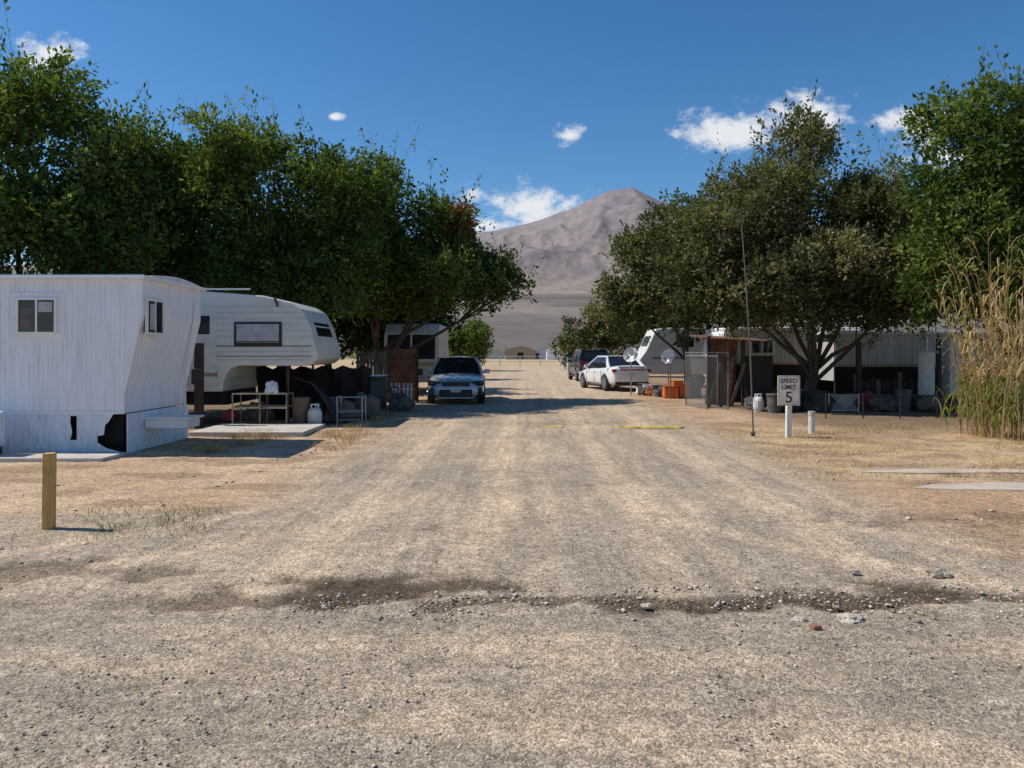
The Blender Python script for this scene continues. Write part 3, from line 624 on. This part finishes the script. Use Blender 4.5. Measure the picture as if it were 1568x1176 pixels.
for i in range(9): box(g,'board',(-4.72+i*.105,23.5+random.uniform(-.02,.02),.82+random.uniform(-.05,.08)),(.09,.025,1.64),'wood',(0,random.uniform(-.02,.02),0))
for z in(.4,1.3): box(g,'rail',(-4.3,23.55,z),(1.0,.04,.08),'wood')
g=group('rusty_gate',(-3.5,24.6,0))
V=[];F=[]
for i in range(33): V+=[(-3.95+i*.028,24.6+(.012 if i%2 else -.012),.05),(-3.95+i*.028,24.6+(.012 if i%2 else -.012),1.72)]
for i in range(32): F.append((2*i,2*i+2,2*i+3,2*i+1))
obj('sheet',V,F,'rust',g); tubes(g,'posts',[((-3.98,24.6,0),(-3.98,24.6,1.85)),((-3.03,24.6,0),(-3.03,24.6,1.8))],.04,'darkwood')
g=group('white_picket_fence',(-3.2,22.0,0))
for i in range(6): box(g,'picket',(-3.5+i*.12,22.4-i*.05,.36),(.05,.02,.72),'signpost',(0,random.uniform(-.06,.06),0))
for z in(.2,.55): box(g,'rail',(-3.2,22.28,z),(.75,.02,.05),'signpost',(0,0,-.39))
g=group('window_frame_pane',(-3.7,21.3,0)); box(g,'pane',(-3.75,21.3,.5),(.5,.03,.9),'greycloth',(.15,0,.1)); box(g,'frame',(-3.75,21.27,.96),(.56,.04,.05),'trim',(0,0,.1))
g=group('motorhome',(-3.8,31,0))
prism(g,'body',[(30,.5),(34.5,.5),(34.5,2.75),(30.4,2.75),(30.0,2.35),(29.85,1.3),(29.8,.6)],-5.0,-2.85,'cream',bevel=.08,axis='x')
prism(g,'windshield',[(29.885,1.35),(30.02,2.28),(29.98,2.3),(29.84,1.35)],-4.85,-3.0,'glass',axis='x')
box(g,'centre_post',(-3.92,29.9,1.82),(.06,.14,1.0),'cream',(-.14,0,0)); box(g,'stripe',(-3.92,29.81,1.15),(2.1,.04,.12),'tantrim'); box(g,'bumper',(-3.92,29.75,.55),(2.1,.12,.2),'metal',bevel=.03)
for x in(-4.7,-3.15): tube(g,'headlight',[(x,29.82,.95),(x,29.77,.95)],.11,'lamp',14); tube(g,'wheel',[(x-.1,30.8,.36),(x+.15,30.8,.36)],.36,'tyre',18)
box(g,'grille',(-3.92,29.8,.85),(.9,.04,.25),'blackpl'); tube(g,'marker_lights',[(-4.3,30.0,2.6),(-3.5,30.0,2.6)],.03,'orange',6)

# ---------------------------------------------------------------- cars
def car(name,loc,yaw,paint,suv=False):
    g=group(name,(loc[0],loc[1],0),yaw,False)
    if not suv: st=[(-2.3,.60,.32,.5,.55),(-2.24,.75,.24,.6,.66),(-2.05,.86,.19,.69,.78),(-1.45,.895,.18,.80,.90),(-.9,.9,.18,.88,.97),(0,.9,.18,.91,.97),(1.0,.9,.18,.94,.99),(1.6,.89,.2,.97,1.05),(2.05,.86,.24,.97,1.09),(2.24,.79,.3,.92,1.04),(2.3,.68,.4,.78,.84)]
    else: st=[(-2.3,.66,.36,.7,.8),(-2.24,.8,.3,.85,.98),(-2.0,.9,.26,.92,1.06),(-1.4,.93,.26,.98,1.12),(-.9,.93,.26,1.0,1.14),(0,.93,.26,1.02,1.1),(1,.93,.26,1.04,1.1),(1.8,.93,.28,1.05,1.1),(2.15,.9,.32,1.05,1.1),(2.26,.84,.38,1.02,1.08),(2.3,.76,.45,.95,1.0)]
    V=[];F=[]
    for (y,w,zb,ze,zt) in st:
        zm=zb+(ze-zb)*.5
        h=[(0,zb),(w*.6,zb),(w*.93,zb+.03),(w*.985,zm-.05),(w,zm+.05),(w*.975,ze-.06),(w*.93,ze),(w*.8,ze+(zt-ze)*.65),(w*.4,zt)]
        ring=h+[(0,zt)]+[(-a,b) for a,b in reversed(h[1:])]
        k=len(ring); V+=[(a,y,b) for a,b in ring]
    for i in range(len(st)-1):
        for j in range(k): F.append((i*k+j,i*k+(j+1)%k,(i+1)*k+(j+1)%k,(i+1)*k+j))
    F.append(tuple(range(k))); F.append(tuple((len(st)-1)*k+j for j in reversed(range(k))))
    body=obj('body',V,F,paint,g,smooth=True)
    sb=body.modifiers.new('s','SUBSURF'); sb.levels=2; sb.render_levels=2
    rw=.33 if not suv else .37; wy=(-1.42,1.36)
    V=[];F=[]
    for y in wy:
        for s in(-1,1): tube_data([(s*.58,y,rw),(s*1.1,y,rw)],[rw+.06]*2,28,V,F)
    cut=obj('wheel_arch_cutter',V,F,'blackpl',None); bpy.context.view_layer.update()
    cut.parent=g
    bo=body.modifiers.new('b','BOOLEAN'); bo.object=cut; bo.operation='DIFFERENCE'; bo.solver='EXACT'
    bpy.context.view_layer.update()
    dg=bpy.context.evaluated_depsgraph_get(); me=D.meshes.new_from_object(body.evaluated_get(dg)); body.modifiers.clear(); body.data=me; D.objects.remove(cut)
    for y in wy:
        for s in(-1,1):
            xo=s*.885 if not suv else s*.91; xi=xo-s*.21
            tube(g,'tyre',[(xi,y,rw),(xi+s*.03,y,rw),(xo-s*.03,y,rw),(xo,y,rw)],[rw*.93,rw,rw,rw*.93],'tyre',28)
            tube(g,'hub',[(xo-s*.02,y,rw),(xo+s*.004,y,rw)],rw*.64,'darkmetal',24)
            tubes(g,'rim_spokes',[((xo+s*.008,y,rw),(xo+s*.008,y+rw*.62*math.cos(a),rw+rw*.62*math.sin(a))) for a in np.arange(10)*.6283],.018,'rim')
            tube(g,'rim_ring',[(xo+s*.008,y+rw*.64*math.cos(a*.2618),rw+rw*.64*math.sin(a*.2618)) for a in range(25)],.014,'rim',6)
    if not suv: zb,zr,yb0,yb1,yr0,yr1,wb,wr=.90,1.43,-1.05,1.72,-.2,.95,.80,.58
    else: zb,zr,yb0,yb1,yr0,yr1,wb,wr=1.05,1.74,-1.0,2.18,-.35,1.95,.84,.68
    b=[(-wb,yb0,zb),(wb,yb0,zb),(wb,yb1,zb),(-wb,yb1,zb)]; wm=(wb+wr)/2+.04; zm=(zb+zr)/2
    ym0=(yb0+yr0)/2-.03; ym1=(yb1+yr1)/2+.04
    mdl=[(-wm,ym0,zm),(wm,ym0,zm),(wm,ym1,zm),(-wm,ym1,zm)]; t=[(-wr,yr0,zr),(wr,yr0,zr),(wr,yr1,zr),(-wr,yr1,zr)]
    VV=b+mdl+t; FF=[(i,(i+1)%4,4+(i+1)%4,4+i) for i in range(4)]+[(4+i,4+(i+1)%4,8+(i+1)%4,8+i) for i in range(4)]+[(8,9,10,11),(3,2,1,0)]
    obj('windows',VV,FF,'glass',g,bevel=.03)
    def lerp3(a,b,f): return tuple(a[i]+(b[i]-a[i])*f for i in range(3))
    for s in(0,1):
        tube(g,'a_pillar',[b[s],mdl[s],t[s]],[.045,.035,.035],paint,8)
        i=2 if s==1 else 3
        tube(g,'c_pillar',[b[i],mdl[i],t[i]],[.1,.075,.04],paint,8)
        tube(g,'roof_rail',[t[s],lerp3(t[s],t[i],.5),t[i]],[.035,.045,.035],paint,8)
        sx=1 if s==1 else -1; yB=(yr0+yr1)/2+.08
        tube(g,'b_pillar',[(sx*wb,yB,zb),(sx*wm,yB,zm),(sx*wr,yB,zr)],.03,'blackpl',6)
        box(g,'mirror',(sx*(wb+.17),yb0+.42,zb+.1),(.2,.09,.13),paint,(0,0,sx*.2),.035); box(g,'mirror_arm',(sx*(wb+.05),yb0+.44,zb+.05),(.14,.05,.04),'blackpl')
        box(g,'door_handle',(sx*(.9 if not suv else .93),.35,.78 if not suv else .88),(.025,.18,.03),paint,bevel=.008)
        box(g,'sill',(sx*.86,0,.2 if not suv else .28),(.06,1.9,.08),'blackpl')
        for yd in(-.85,.15,1.0): box(g,'door_seam',(sx*(.893 if not suv else .923),yd,.58 if not suv else .68),(.02,.008,.5),'blackpl')
    VV=[];FF=[]; nx2=8;ny2=8
    for j in range(ny2+1):
        for i in range(nx2+1):
            u=i/nx2*2-1; v=j/ny2*2-1; VV.append((u*wr*1.01,(yr0+yr1)/2+v*((yr1-yr0)/2+.03),zr+.012+.05*(1-u*u)*(1-v*v*.7)))
    for j in range(ny2):
        for i in range(nx2): a=j*(nx2+1)+i; FF.append((a,a+1,a+nx2+2,a+nx2+1))
    obj('roof',VV,FF,paint,g,smooth=True)
    if suv: tubes(g,'roof_rack',[((sx*.6,yr0+.1,zr+.09),(sx*.6,yr1-.1,zr+.09)) for sx in(-1,1)],.02,'blackpl')
    dz=0 if not suv else .2
    for s in(-1,1):
        box(g,'headlight',(s*.66,-2.13,.66+dz),(.36,.22,.11),'lamp',(0,-s*.16,s*-.38),.035)
        box(g,'headlight_bezel',(s*.60,-2.125,.65+dz),(.50,.2,.15),'blackpl',(0,-s*.14,s*-.34),.03)
        box(g,'fog_intake',(s*.69,-2.19,.38+dz),(.26,.14,.26),'blackpl',(0,-s*.4,-s*.35),.03)
        box(g,'tail_light',(s*.68,2.17,.86+dz*.7),(.36,.16,.14 if not suv else .3),'red',(0,0,s*.33),.03)
    box(g,'grille',(0,-2.24,.64+dz),(.84,.1,.13),'blackpl',bevel=.02); box(g,'badge',(0,-2.27,.73+dz),(.12,.06,.05),'metal',bevel=.02)
    box(g,'lower_intake',(0,-2.275,.36+dz),(1.0,.1,.24),'blackpl',bevel=.03); box(g,'plate_front',(0,-2.34,.47+dz),(.31,.015,.15),'plate')
    box(g,'bumper_strip',(0,-2.32,.23+dz*.5),(1.1,.06,.04),paint,bevel=.015)
    box(g,'light_strip',(0,2.262,.89+dz*.7),(1.05,.05,.05),'red',bevel=.01)
    box(g,'rear_bumper_lower',(0,2.22,.33+dz*.6),(1.45,.16,.14),'blackpl',bevel=.03); box(g,'plate_rear',(0,2.31,.68+dz*.5),(.31,.02,.15),'plate')
    box(g,'boot_lip',(0,2.2,1.03 if not suv else 1.0),(1.2,.06,.025),paint,bevel=.01)
    box(g,'wiper',(.1,yb0+.06,zb+.05),(.9,.03,.02),'blackpl')
    return g
car('parked_sedan',(-1.82,25.6),0.05,'carsilver')
car('parked_sedan',(4.4,33.8),math.radians(180+14),'carwhite')
g=car('parked_suv',(4.4,44.5),math.radians(180+4),'cardark',True)
box(g,'cargo_rack',(0,2.5,.5),(1.3,.45,.05),'blackpl')
o=blob('red_cargo',-.25,2.52,.85,.38,'redcloth',12,(1,.6,1)); o.parent=g
o=blob('dark_cargo',.35,2.52,.75,.3,'greycloth',15,(1,.6,1)); o.parent=g

# ---------------------------------------------------------------- right side structures
g=group('travel_trailer',(8,36,0))
prism(g,'body',[(5.9,.6),(11.5,.6),(11.5,2.75),(7.2,2.75),(6.65,2.7),(6.2,1.7),(5.9,1.3)],35.5,37.8,'camper',bevel=.05)
box(g,'stripe',(9.0,35.49,1.35),(5,.02,.1),'tantrim'); box(g,'window',(8.0,35.48,2.1),(.8,.03,.5),'glass',bevel=.01); box(g,'window_frame',(8.0,35.49,2.1),(.9,.02,.6),'trim')
box(g,'front_window',(6.38,36.6,2.15),(.05,1.5,.5),'glass',(0,.42,0)); tube(g,'wheel',[(8.6,35.55,.34),(8.6,35.8,.34)],.34,'tyre',18)
tubes(g,'hitch',[((5.9,36.3,.6),(5.0,36.6,.5)),((5.9,37,.6),(5.0,36.6,.5)),((5.0,36.6,.5),(5.0,36.6,0))],.04,'darkmetal')
def dish(x,y,z,r,yaw):
    g=group('satellite_dish',(x,y,0),0,True); V=[];F=[]; nR,nA=5,20
    R_=Matrix.Translation((x,y,z))@Matrix.Rotation(yaw,4,'Z')@Matrix.Rotation(math.radians(72),4,'X')
    for i in range(nR+1):
        for a in range(nA): rr=r*max(i,.02)/nR; V.append(R_@Vector((rr*math.cos(a*2*math.pi/nA),rr*math.sin(a*2*math.pi/nA),.35*rr*rr/r)))
    for i in range(nR):
        for a in range(nA): F.append((i*nA+a,i*nA+(a+1)%nA,(i+1)*nA+(a+1)%nA,(i+1)*nA+a))
    obj('reflector',V,F,'trim',g,smooth=True)
    tube(g,'feed_arm',[R_@Vector((0,-r,0)),R_@Vector((0,-r*.6,r*.9))],.012,'metal',6); tube(g,'lnb',[R_@Vector((0,-r*.62,r*.8)),R_@Vector((0,-r*.5,r))],.03,'greycloth',8)
    tube(g,'mast',[(x,y+.1,0),(x,y+.1,z)],.025,'metal',8)
dish(4.42,28.4,1.5,.29,-.55); dish(5.6,27.4,1.45,.27,-.7)
for i,(x,y,z,s,m) in enumerate([(5.55,26.9,.2,(.5,.4,.4),'orange'),(6.0,27.0,.25,(.35,.35,.5),'orange'),(5.75,26.85,.5,(.4,.3,.18),'orange'),(6.45,27.3,.35,(.4,.4,.7),'blue'),(5.2,28.9,.18,(.4,.4,.36),'trim'),(5.0,29.2,.2,(.5,.3,.4),'greycloth')]):
    g=group('storage_crate',(x,y,0)); box(g,'tub',(x,y,z),s,m,(0,0,.2*i),.03); box(g,'lid',(x,y,z+s[2]/2+.02),(s[0]*1.06,s[1]*1.06,.03),m,(0,0,.2*i),.01)
for i in range(6): blob('cloth_bundle',4.95+.12*i,29.2-.35*i+random.uniform(-.2,.2),.14,.2,['trim','greycloth','orange','wood','greycloth','redcloth'][i],60+i)
def chain(g,p0,p1,h):
    p0=Vector((*p0,0));p1=Vector((*p1,0)); L_=(p1-p0).length; d=(p1-p0)/L_; S=[]; st=.09; n=int(L_/st)
    def cl(u0,z0,du,dz):
        t=min((L_-u0)/du if du>0 else (u0/-du), (h-z0)/dz) ; return (p0+d*u0+Vector((0,0,z0)),p0+d*(u0+du*t)+Vector((0,0,z0+dz*t)))
    for i in range(n): S.append(cl(i*st,.05,1,1)); S.append(cl(L_-i*st,.05,-1,1))
    for j in range(1,int(h/st)):
        if .05+j*st<h-.02: S.append(cl(0,.05+j*st,1,1)); S.append(cl(L_,.05+j*st,-1,1))
    tubes(g,'mesh_wire',S,.0025,'wire',4)
    tubes(g,'posts',[(p0,p0+Vector((0,0,h+.05))),(p1,p1+Vector((0,0,h+.05))),(p0+Vector((0,0,h)),p1+Vector((0,0,h))),(p0+Vector((0,0,.05)),p1+Vector((0,0,.05)))],.018,'wire')
g=group('chain_link_gate',(5.5,21.8,0)); chain(g,(5.25,23.2),(5.5,21.6),1.6); chain(g,(5.5,21.6),(6.05,21.5),1.6); chain(g,(5.35,23.6),(6.0,22.4),1.5)
g=group('rusty_shed',(6.3,23,0)); box(g,'panel',(6.35,23.3,1.0),(.9,.03,2.0),'rust',(0,.06,.1)); box(g,'post',(5.92,23.1,1.05),(.1,.1,2.1),'darkwood'); box(g,'post_b',(6.95,23.1,1.0),(.1,.1,2.0),'darkwood'); box(g,'brace',(6.35,23.12,1.2),(1.1,.05,.09),'wood',(0,-.6,0)); box(g,'side_panel',(7.4,23.2,.75),(1.0,.03,1.5),'darkwood',(0,0,.15)); box(g,'roof_sheet',(6.7,23.8,2.05),(2.0,1.6,.03),'rust',(.08,.05,0))
for i in range(5): box(g,'leaning_plank',(6.0+i*.24,22.7+.05*i,.65),(.09,.03,1.4),['wood','darkwood','rust'][i%3],(random.uniform(-.2,-.1),random.uniform(-.35,.35),0))
g=group('mobile_home',(12,25,0))
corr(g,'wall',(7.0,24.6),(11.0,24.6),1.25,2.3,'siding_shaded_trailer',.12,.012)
box(g,'wall_core',(9.0,25.8,1.5),(4.0,2.3,1.6),'siding_shaded_trailer'); box(g,'undershade_panel',(8.95,24.62,.62),(4.0,.1,1.22),'dark'); box(g,'roof',(8.95,25.8,2.36),(4.3,2.6,.1),'roofw',bevel=.03)  # black panel stands in for the shade below the wall
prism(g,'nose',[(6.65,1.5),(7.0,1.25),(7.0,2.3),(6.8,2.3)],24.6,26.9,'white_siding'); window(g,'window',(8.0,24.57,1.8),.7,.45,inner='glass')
box(g,'floor_trim',(8.95,24.55,1.25),(4.1,.03,.06),'tantrim')
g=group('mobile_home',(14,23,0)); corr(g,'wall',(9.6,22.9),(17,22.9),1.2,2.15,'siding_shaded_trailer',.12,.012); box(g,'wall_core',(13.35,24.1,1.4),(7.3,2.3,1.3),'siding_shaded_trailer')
box(g,'roof',(13.3,24.1,2.2),(7.6,2.7,.1),'roofw',bevel=.03); box(g,'undershade_panel',(13.3,22.93,.6),(7.35,.1,1.2),'dark'); box(g,'awning_post',(9.75,21.6,.95),(.12,.12,1.9),'darkwood'); box(g,'awning_post_b',(12.0,21.6,1.0),(.1,.1,2.0),'darkwood')  # black panel again paints the shade beneath this trailer
window(g,'window',(13.2,22.87,1.65),.9,.5,inner='glass'); box(g,'tan_band',(13.3,22.84,1.22),(7.3,.02,.08),'tantrim')
g=group('water_heater',(11.6,21.5,0)); tube(g,'tank',[(11.6,21.5,.4),(11.6,21.5,.43),(11.6,21.5,1.6),(11.6,21.5,1.66)],[.17,.21,.21,.1],'signpost',20); tube(g,'flue',[(11.6,21.5,1.64),(11.6,21.5,2.05)],.05,'metal',10); box(g,'stand',(11.6,21.5,.2),(.6,.6,.4),'greycloth')
g=group('storage_cabinet',(12.5,21.7,0)); box(g,'body',(12.5,21.9,1.0),(.3,.5,1.9),'signpost',bevel=.02); box(g,'door_gap',(12.5,21.645,1.0),(.01,.01,1.8),'blackpl')
g=group('lattice_panel',(8.9,20.6,0)); S=[]
for i in range(-6,11):
    for dr in(1,-1):
        a=Vector((8.5+i*.08 if dr==1 else 9.3-i*.08,20.6+.01*dr,.05)); e=a+Vector((dr*.42,0,.42))
        if 8.48<=min(a.x,e.x) and max(a.x,e.x)<=9.32: S.append((a,e))
tubes(g,'slats',S,.009,'camper',4); tubes(g,'frame',[((8.5,20.6,.05),(9.3,20.6,.05)),((8.5,20.6,.47),(9.3,20.6,.47)),((8.5,20.6,0),(8.5,20.6,.5)),((9.3,20.6,0),(9.3,20.6,.5))],.012,'camper')
g=group('wire_fence',(10,18.4,0)); S=[]
for i in range(9): S.append(((7.6+i*.9,18.6,0),(7.6+i*.9,18.6,.62)))
tubes(g,'stakes',S,.015,'darkmetal'); tubes(g,'wires',[((7.6,18.6,z),(14.8,18.6,z)) for z in(.15,.35,.58)],.005,'darkmetal',4)
for x,y,h,m in[(7.0,20.5,.5,'greycloth'),(7.4,20.9,.7,'blackpl'),(12.9,20.2,.55,'blackpl'),(10.6,20.8,.6,'greycloth')]: bin_('storage_bin',x,y,.2,h,m)
for i in range(14): blob('cloth_bundle',6.8+i*.58+random.uniform(-.2,.2),21.0+random.uniform(-.6,.8),.18,.22+.2*random.random(),['greycloth','blackpl','wood','darkwood','greycloth','redcloth'][i%6],20+i,(1.3,1,.9))
g=group('wooden_pallet_stack',(8,21.9,0))
for k_ in range(4):
    for j in range(5): box(g,'slat',(7.7+j*.2,21.9,.1+k_*.14),(.12,1.0,.02),'wood')
    for j in range(3): box(g,'bearer',(8.1,21.45+j*.45,.05+k_*.14),(1.0,.09,.08),'darkwood')
propane(6.7,20.9)
g=group('wooden_fence',(12,20.9,0))
for i in range(30): box(g,'board',(10.0+i*.16,22.3+random.uniform(-.02,.02),.45+random.uniform(-.12,.12)),(.12,.025,.9),'darkwood' if i%4 else 'wood',(0,random.uniform(-.05,.05),0))
box(g,'rail',(12.4,22.34,.6),(5,.04,.08),'darkwood')

# ---------------------------------------------------------------- sign, posts, poles
g=group('speed_limit_sign',(5.2,14.5,0))
box(g,'post',(5.23,14.52,.42),(.095,.095,.86),'signpost',(0,.01,0),.006)
box(g,'face',(5.21,14.455,.885),(.42,.018,.56),'signface',(0,0,0),.004)
S=[((5.02,14.444,.62),(5.40,14.444,.62)),((5.02,14.444,1.15),(5.40,14.444,1.15)),((5.02,14.444,.62),(5.02,14.444,1.15)),((5.40,14.444,.62),(5.40,14.444,1.15))]
tubes(g,'border',S,.003,'signtext',4)
def text(g,s,x,y,z,size,m):
    c=D.curves.new('t','FONT'); c.body=s; c.size=size; c.align_x='CENTER'; c.extrude=.002; c.offset=.002
    o=D.objects.new('t',c); link(o); bpy.context.view_layer.update(); dg=bpy.context.evaluated_depsgraph_get(); me=D.meshes.new_from_object(o.evaluated_get(dg)); D.objects.remove(o)
    me.transform(Matrix.Translation((x,y,z))@Matrix.Rotation(math.pi/2,4,'X')); me.materials.clear(); me.materials.append(M[m]); o=D.objects.new('lettering_'+s.lower(),me); link(o); attach(o,g)
text(g,'SPEED',5.21,14.443,1.03,.12,'signtext'); text(g,'LIMIT',5.21,14.443,.91,.12,'signtext'); text(g,'5',5.21,14.443,.66,.30,'signtext')
g=group('utility_stub',(5.95,15.2,0)); tube(g,'pipe',[(5.93,15.2,0),(5.93,15.2,.36),(5.93,15.2,.42)],[.06,.06,.045],'signpost',14); tube(g,'cap',[(5.93,15.2,.36),(5.93,15.2,.44)],.068,'concrete',14)
box(None,'wooden_bollard',(-4.2,6.97,.33),(.095,.095,.72),'bollard',(0,.01,.3),.008)
g=group('light_pole',(4.62,14.7,0)); tube(g,'pole',[(4.62,14.7,0),(4.56,14.7,1.6),(4.46,14.7,3.2),(4.37,14.7,4.35)],[.016,.015,.013,.010],'pole',8)
tubes(g,'arm',[((4.37,14.7,4.32),(4.2,14.7,4.33))],.009,'pole'); box(g,'lamp_head',(4.22,14.7,4.32),(.14,.06,.035),'pole',bevel=.01); box(g,'collar',(4.61,14.7,.04),(.07,.07,.08),'pole')
g=group('marker_post',(5.5,26.4,0)); tube(g,'post',[(5.45,26.4,0),(5.45,26.4,1.4)],.02,'rust',8); box(g,'plate',(5.45,26.37,1.3),(.1,.01,.14),'trim')
def bump(name,x0,x1,y,h=.03):
    n=int((x1-x0)/.12)+2; V=[];F=[]
    for i in range(n):
        x=x0+(x1-x0)*i/(n-1); j=random.uniform(-.02,.02); w=.075*(1 if 0<i<n-1 else .5)*random.uniform(.8,1.15)
        for dy,dz in((-w,.0),(-w*.6,h*.8),(0,h),(w*.6,h*.8),(w,0)): V.append((x,y+j+dy,dz+random.uniform(-.004,.004)))
    for i in range(n-1):
        for k in range(4): F.append((i*5+k,(i+1)*5+k,(i+1)*5+k+1,i*5+k+1))
    obj(name,V,F,'yellow',None)
bump('speed_bump',2.15,3.65,16.3,.045); bump('speed_bump',.68,1.1,16.4,.045)
g=group('ranch_fence',(0,95,0)); S=[((-14+i*2.5,95,0),(-14+i*2.5,95,1.2)) for i in range(14)]; tubes(g,'posts',S,.06,'signpost'); tubes(g,'rails',[((-14,95,z),(19,95,z)) for z in(.5,.85,1.15)],.03,'signpost')
def house(x,y,w,d,h,m):
    g=group('distant_shed',(x,y,0)); prism(g,'walls',[(x-w/2,0),(x+w/2,0),(x+w/2,h),(x,h*1.35),(x-w/2,h)],y,y+d,m); obj('roof',[(x-w/2-.3,y-.3,h-.05),(x,y-.3,h*1.38),(x+w/2+.3,y-.3,h-.05),(x-w/2-.3,y+d,h-.05),(x,y+d,h*1.38),(x+w/2+.3,y+d,h-.05)],[(0,1,4,3),(1,2,5,4)],'roofw',g); box(g,'door',(x,y-.03,h*.35),(w*.2,.04,h*.7),'dark')
house(2,180,7,6,2.3,'tantrim'); house(-8,200,12,7,2.3,'cream'); house(11,175,6,5,2.2,'trim'); house(6,185,5,5,2.0,'trim')
for x in(-16,22):
    g=group('utility_pole',(x,120,0)); tube(g,'pole',[(x,120,0),(x,120,10.9)],[.16,.11],'darkwood',8); box(g,'crossarm',(x,120,10.4),(.12,1.8,.12),'darkwood')
g=group('overhead_wire',(3,120,0)); tube(g,'wire',[(-16+38*i/12,120,10.6-.5*math.sin(math.pi*i/12)) for i in range(13)],.025,'darkmetal',5)

# ---------------------------------------------------------------- world
EL=math.radians(50); AZ=math.radians(-82)   # sun to the left
sunv=Vector((math.sin(AZ)*math.cos(EL),math.cos(AZ)*math.cos(EL),math.sin(EL)))
w=D.worlds.new('World'); scn.world=w; w.use_nodes=True; N=w.node_tree.nodes; L=w.node_tree.links; bg=N['Background']; bg.inputs[1].default_value=.12
sky=N.new('ShaderNodeTexSky'); sky.sky_type='NISHITA'; sky.sun_disc=False; sky.sun_elevation=EL; sky.sun_rotation=AZ; sky.altitude=900; sky.air_density=1.0; sky.dust_density=.4; sky.ozone_density=3.0
tc=N.new('ShaderNodeTexCoord'); sep=N.new('ShaderNodeSeparateXYZ'); L.new(tc.outputs['Generated'],sep.inputs[0])
def MA(op,a,b=None,c=None):
    n=N.new('ShaderNodeMath'); n.operation=op
    for i,v in enumerate((a,b,c)):
        if v is None: continue
        if isinstance(v,(int,float)): n.inputs[i].default_value=v
        else: L.new(v,n.inputs[i])
    return n.outputs[0]
yy_=MA('MAXIMUM',sep.outputs[1],.05); u=MA('DIVIDE',sep.outputs[0],yy_); v=MA('DIVIDE',sep.outputs[2],yy_)
cb=N.new('ShaderNodeCombineXYZ'); L.new(u,cb.inputs[0]); L.new(v,cb.inputs[1])
cl=[(70,85,60,42),(512,178,16,7),(873,206,30,22),(828,318,85,42),(755,345,90,16),(720,297,26,22),(1120,200,105,44),(1235,185,95,50),(1400,190,60,36),(1440,240,80,30)]
mx=None
for cx,cy,a,b in cl:
    s1=N.new('ShaderNodeVectorMath'); s1.operation='SUBTRACT'; L.new(cb.outputs[0],s1.inputs[0]); s1.inputs[1].default_value=((cx-784)/1177,(540-cy)/1177,0)
    s2=N.new('ShaderNodeVectorMath'); s2.operation='MULTIPLY'; L.new(s1.outputs[0],s2.inputs[0]); s2.inputs[1].default_value=(1177/a,1177/b,0)
    s3=N.new('ShaderNodeVectorMath'); s3.operation='LENGTH'; L.new(s2.outputs[0],s3.inputs[0])
    t=MA('SUBTRACT',1.0,s3.outputs['Value']); mx=t if mx is None else MA('MAXIMUM',mx,t)
mp=N.new('ShaderNodeMapping'); mp.inputs['Scale'].default_value=(24,34,1); L.new(cb.outputs[0],mp.inputs[0])
cn=N.new('ShaderNodeTexNoise'); cn.inputs['Scale'].default_value=1; cn.inputs['Detail'].default_value=6; cn.inputs['Roughness'].default_value=.64; L.new(mp.outputs[0],cn.inputs['Vector'])
dn=MA('ADD',mx,MA('MULTIPLY',MA('SUBTRACT',cn.outputs[0],.5),2.6))
mr=N.new('ShaderNodeMapRange'); mr.interpolation_type='SMOOTHSTEP'; mr.inputs[1].default_value=.05; mr.inputs[2].default_value=.85; mr.inputs[4].default_value=.96; L.new(dn,mr.inputs[0])
cm=N.new('ShaderNodeMix'); cm.data_type='RGBA'; L.new(mr.outputs[0],cm.inputs[0])
hs=N.new('ShaderNodeHueSaturation'); hs.inputs['Saturation'].default_value=1.27; L.new(sky.outputs[0],hs.inputs['Color']); L.new(hs.outputs[0],cm.inputs[6]); cm.inputs[7].default_value=(6.8,7.0,7.3,1)
L.new(cm.outputs[2],bg.inputs[0])
sl=D.lights.new('sun','SUN'); sl.energy=4.8; sl.angle=math.radians(.5); sl.color=(1,.94,.85); so=D.objects.new('sun',sl); link(so); so.rotation_euler=(-sunv).to_track_quat('-Z','Y').to_euler()
scn.view_settings.view_transform='Standard'; scn.view_settings.look='None'; scn.view_settings.exposure=0
cd=D.cameras.new('camera'); cam=D.objects.new('camera',cd); link(cam); cam.location=(0,0,1.6); cam.rotation_euler=(math.pi/2,0,0)
cd.lens=27.0; cd.sensor_width=36; cd.shift_y=-48/1568; cd.clip_start=.05; cd.clip_end=30000; scn.camera=cam
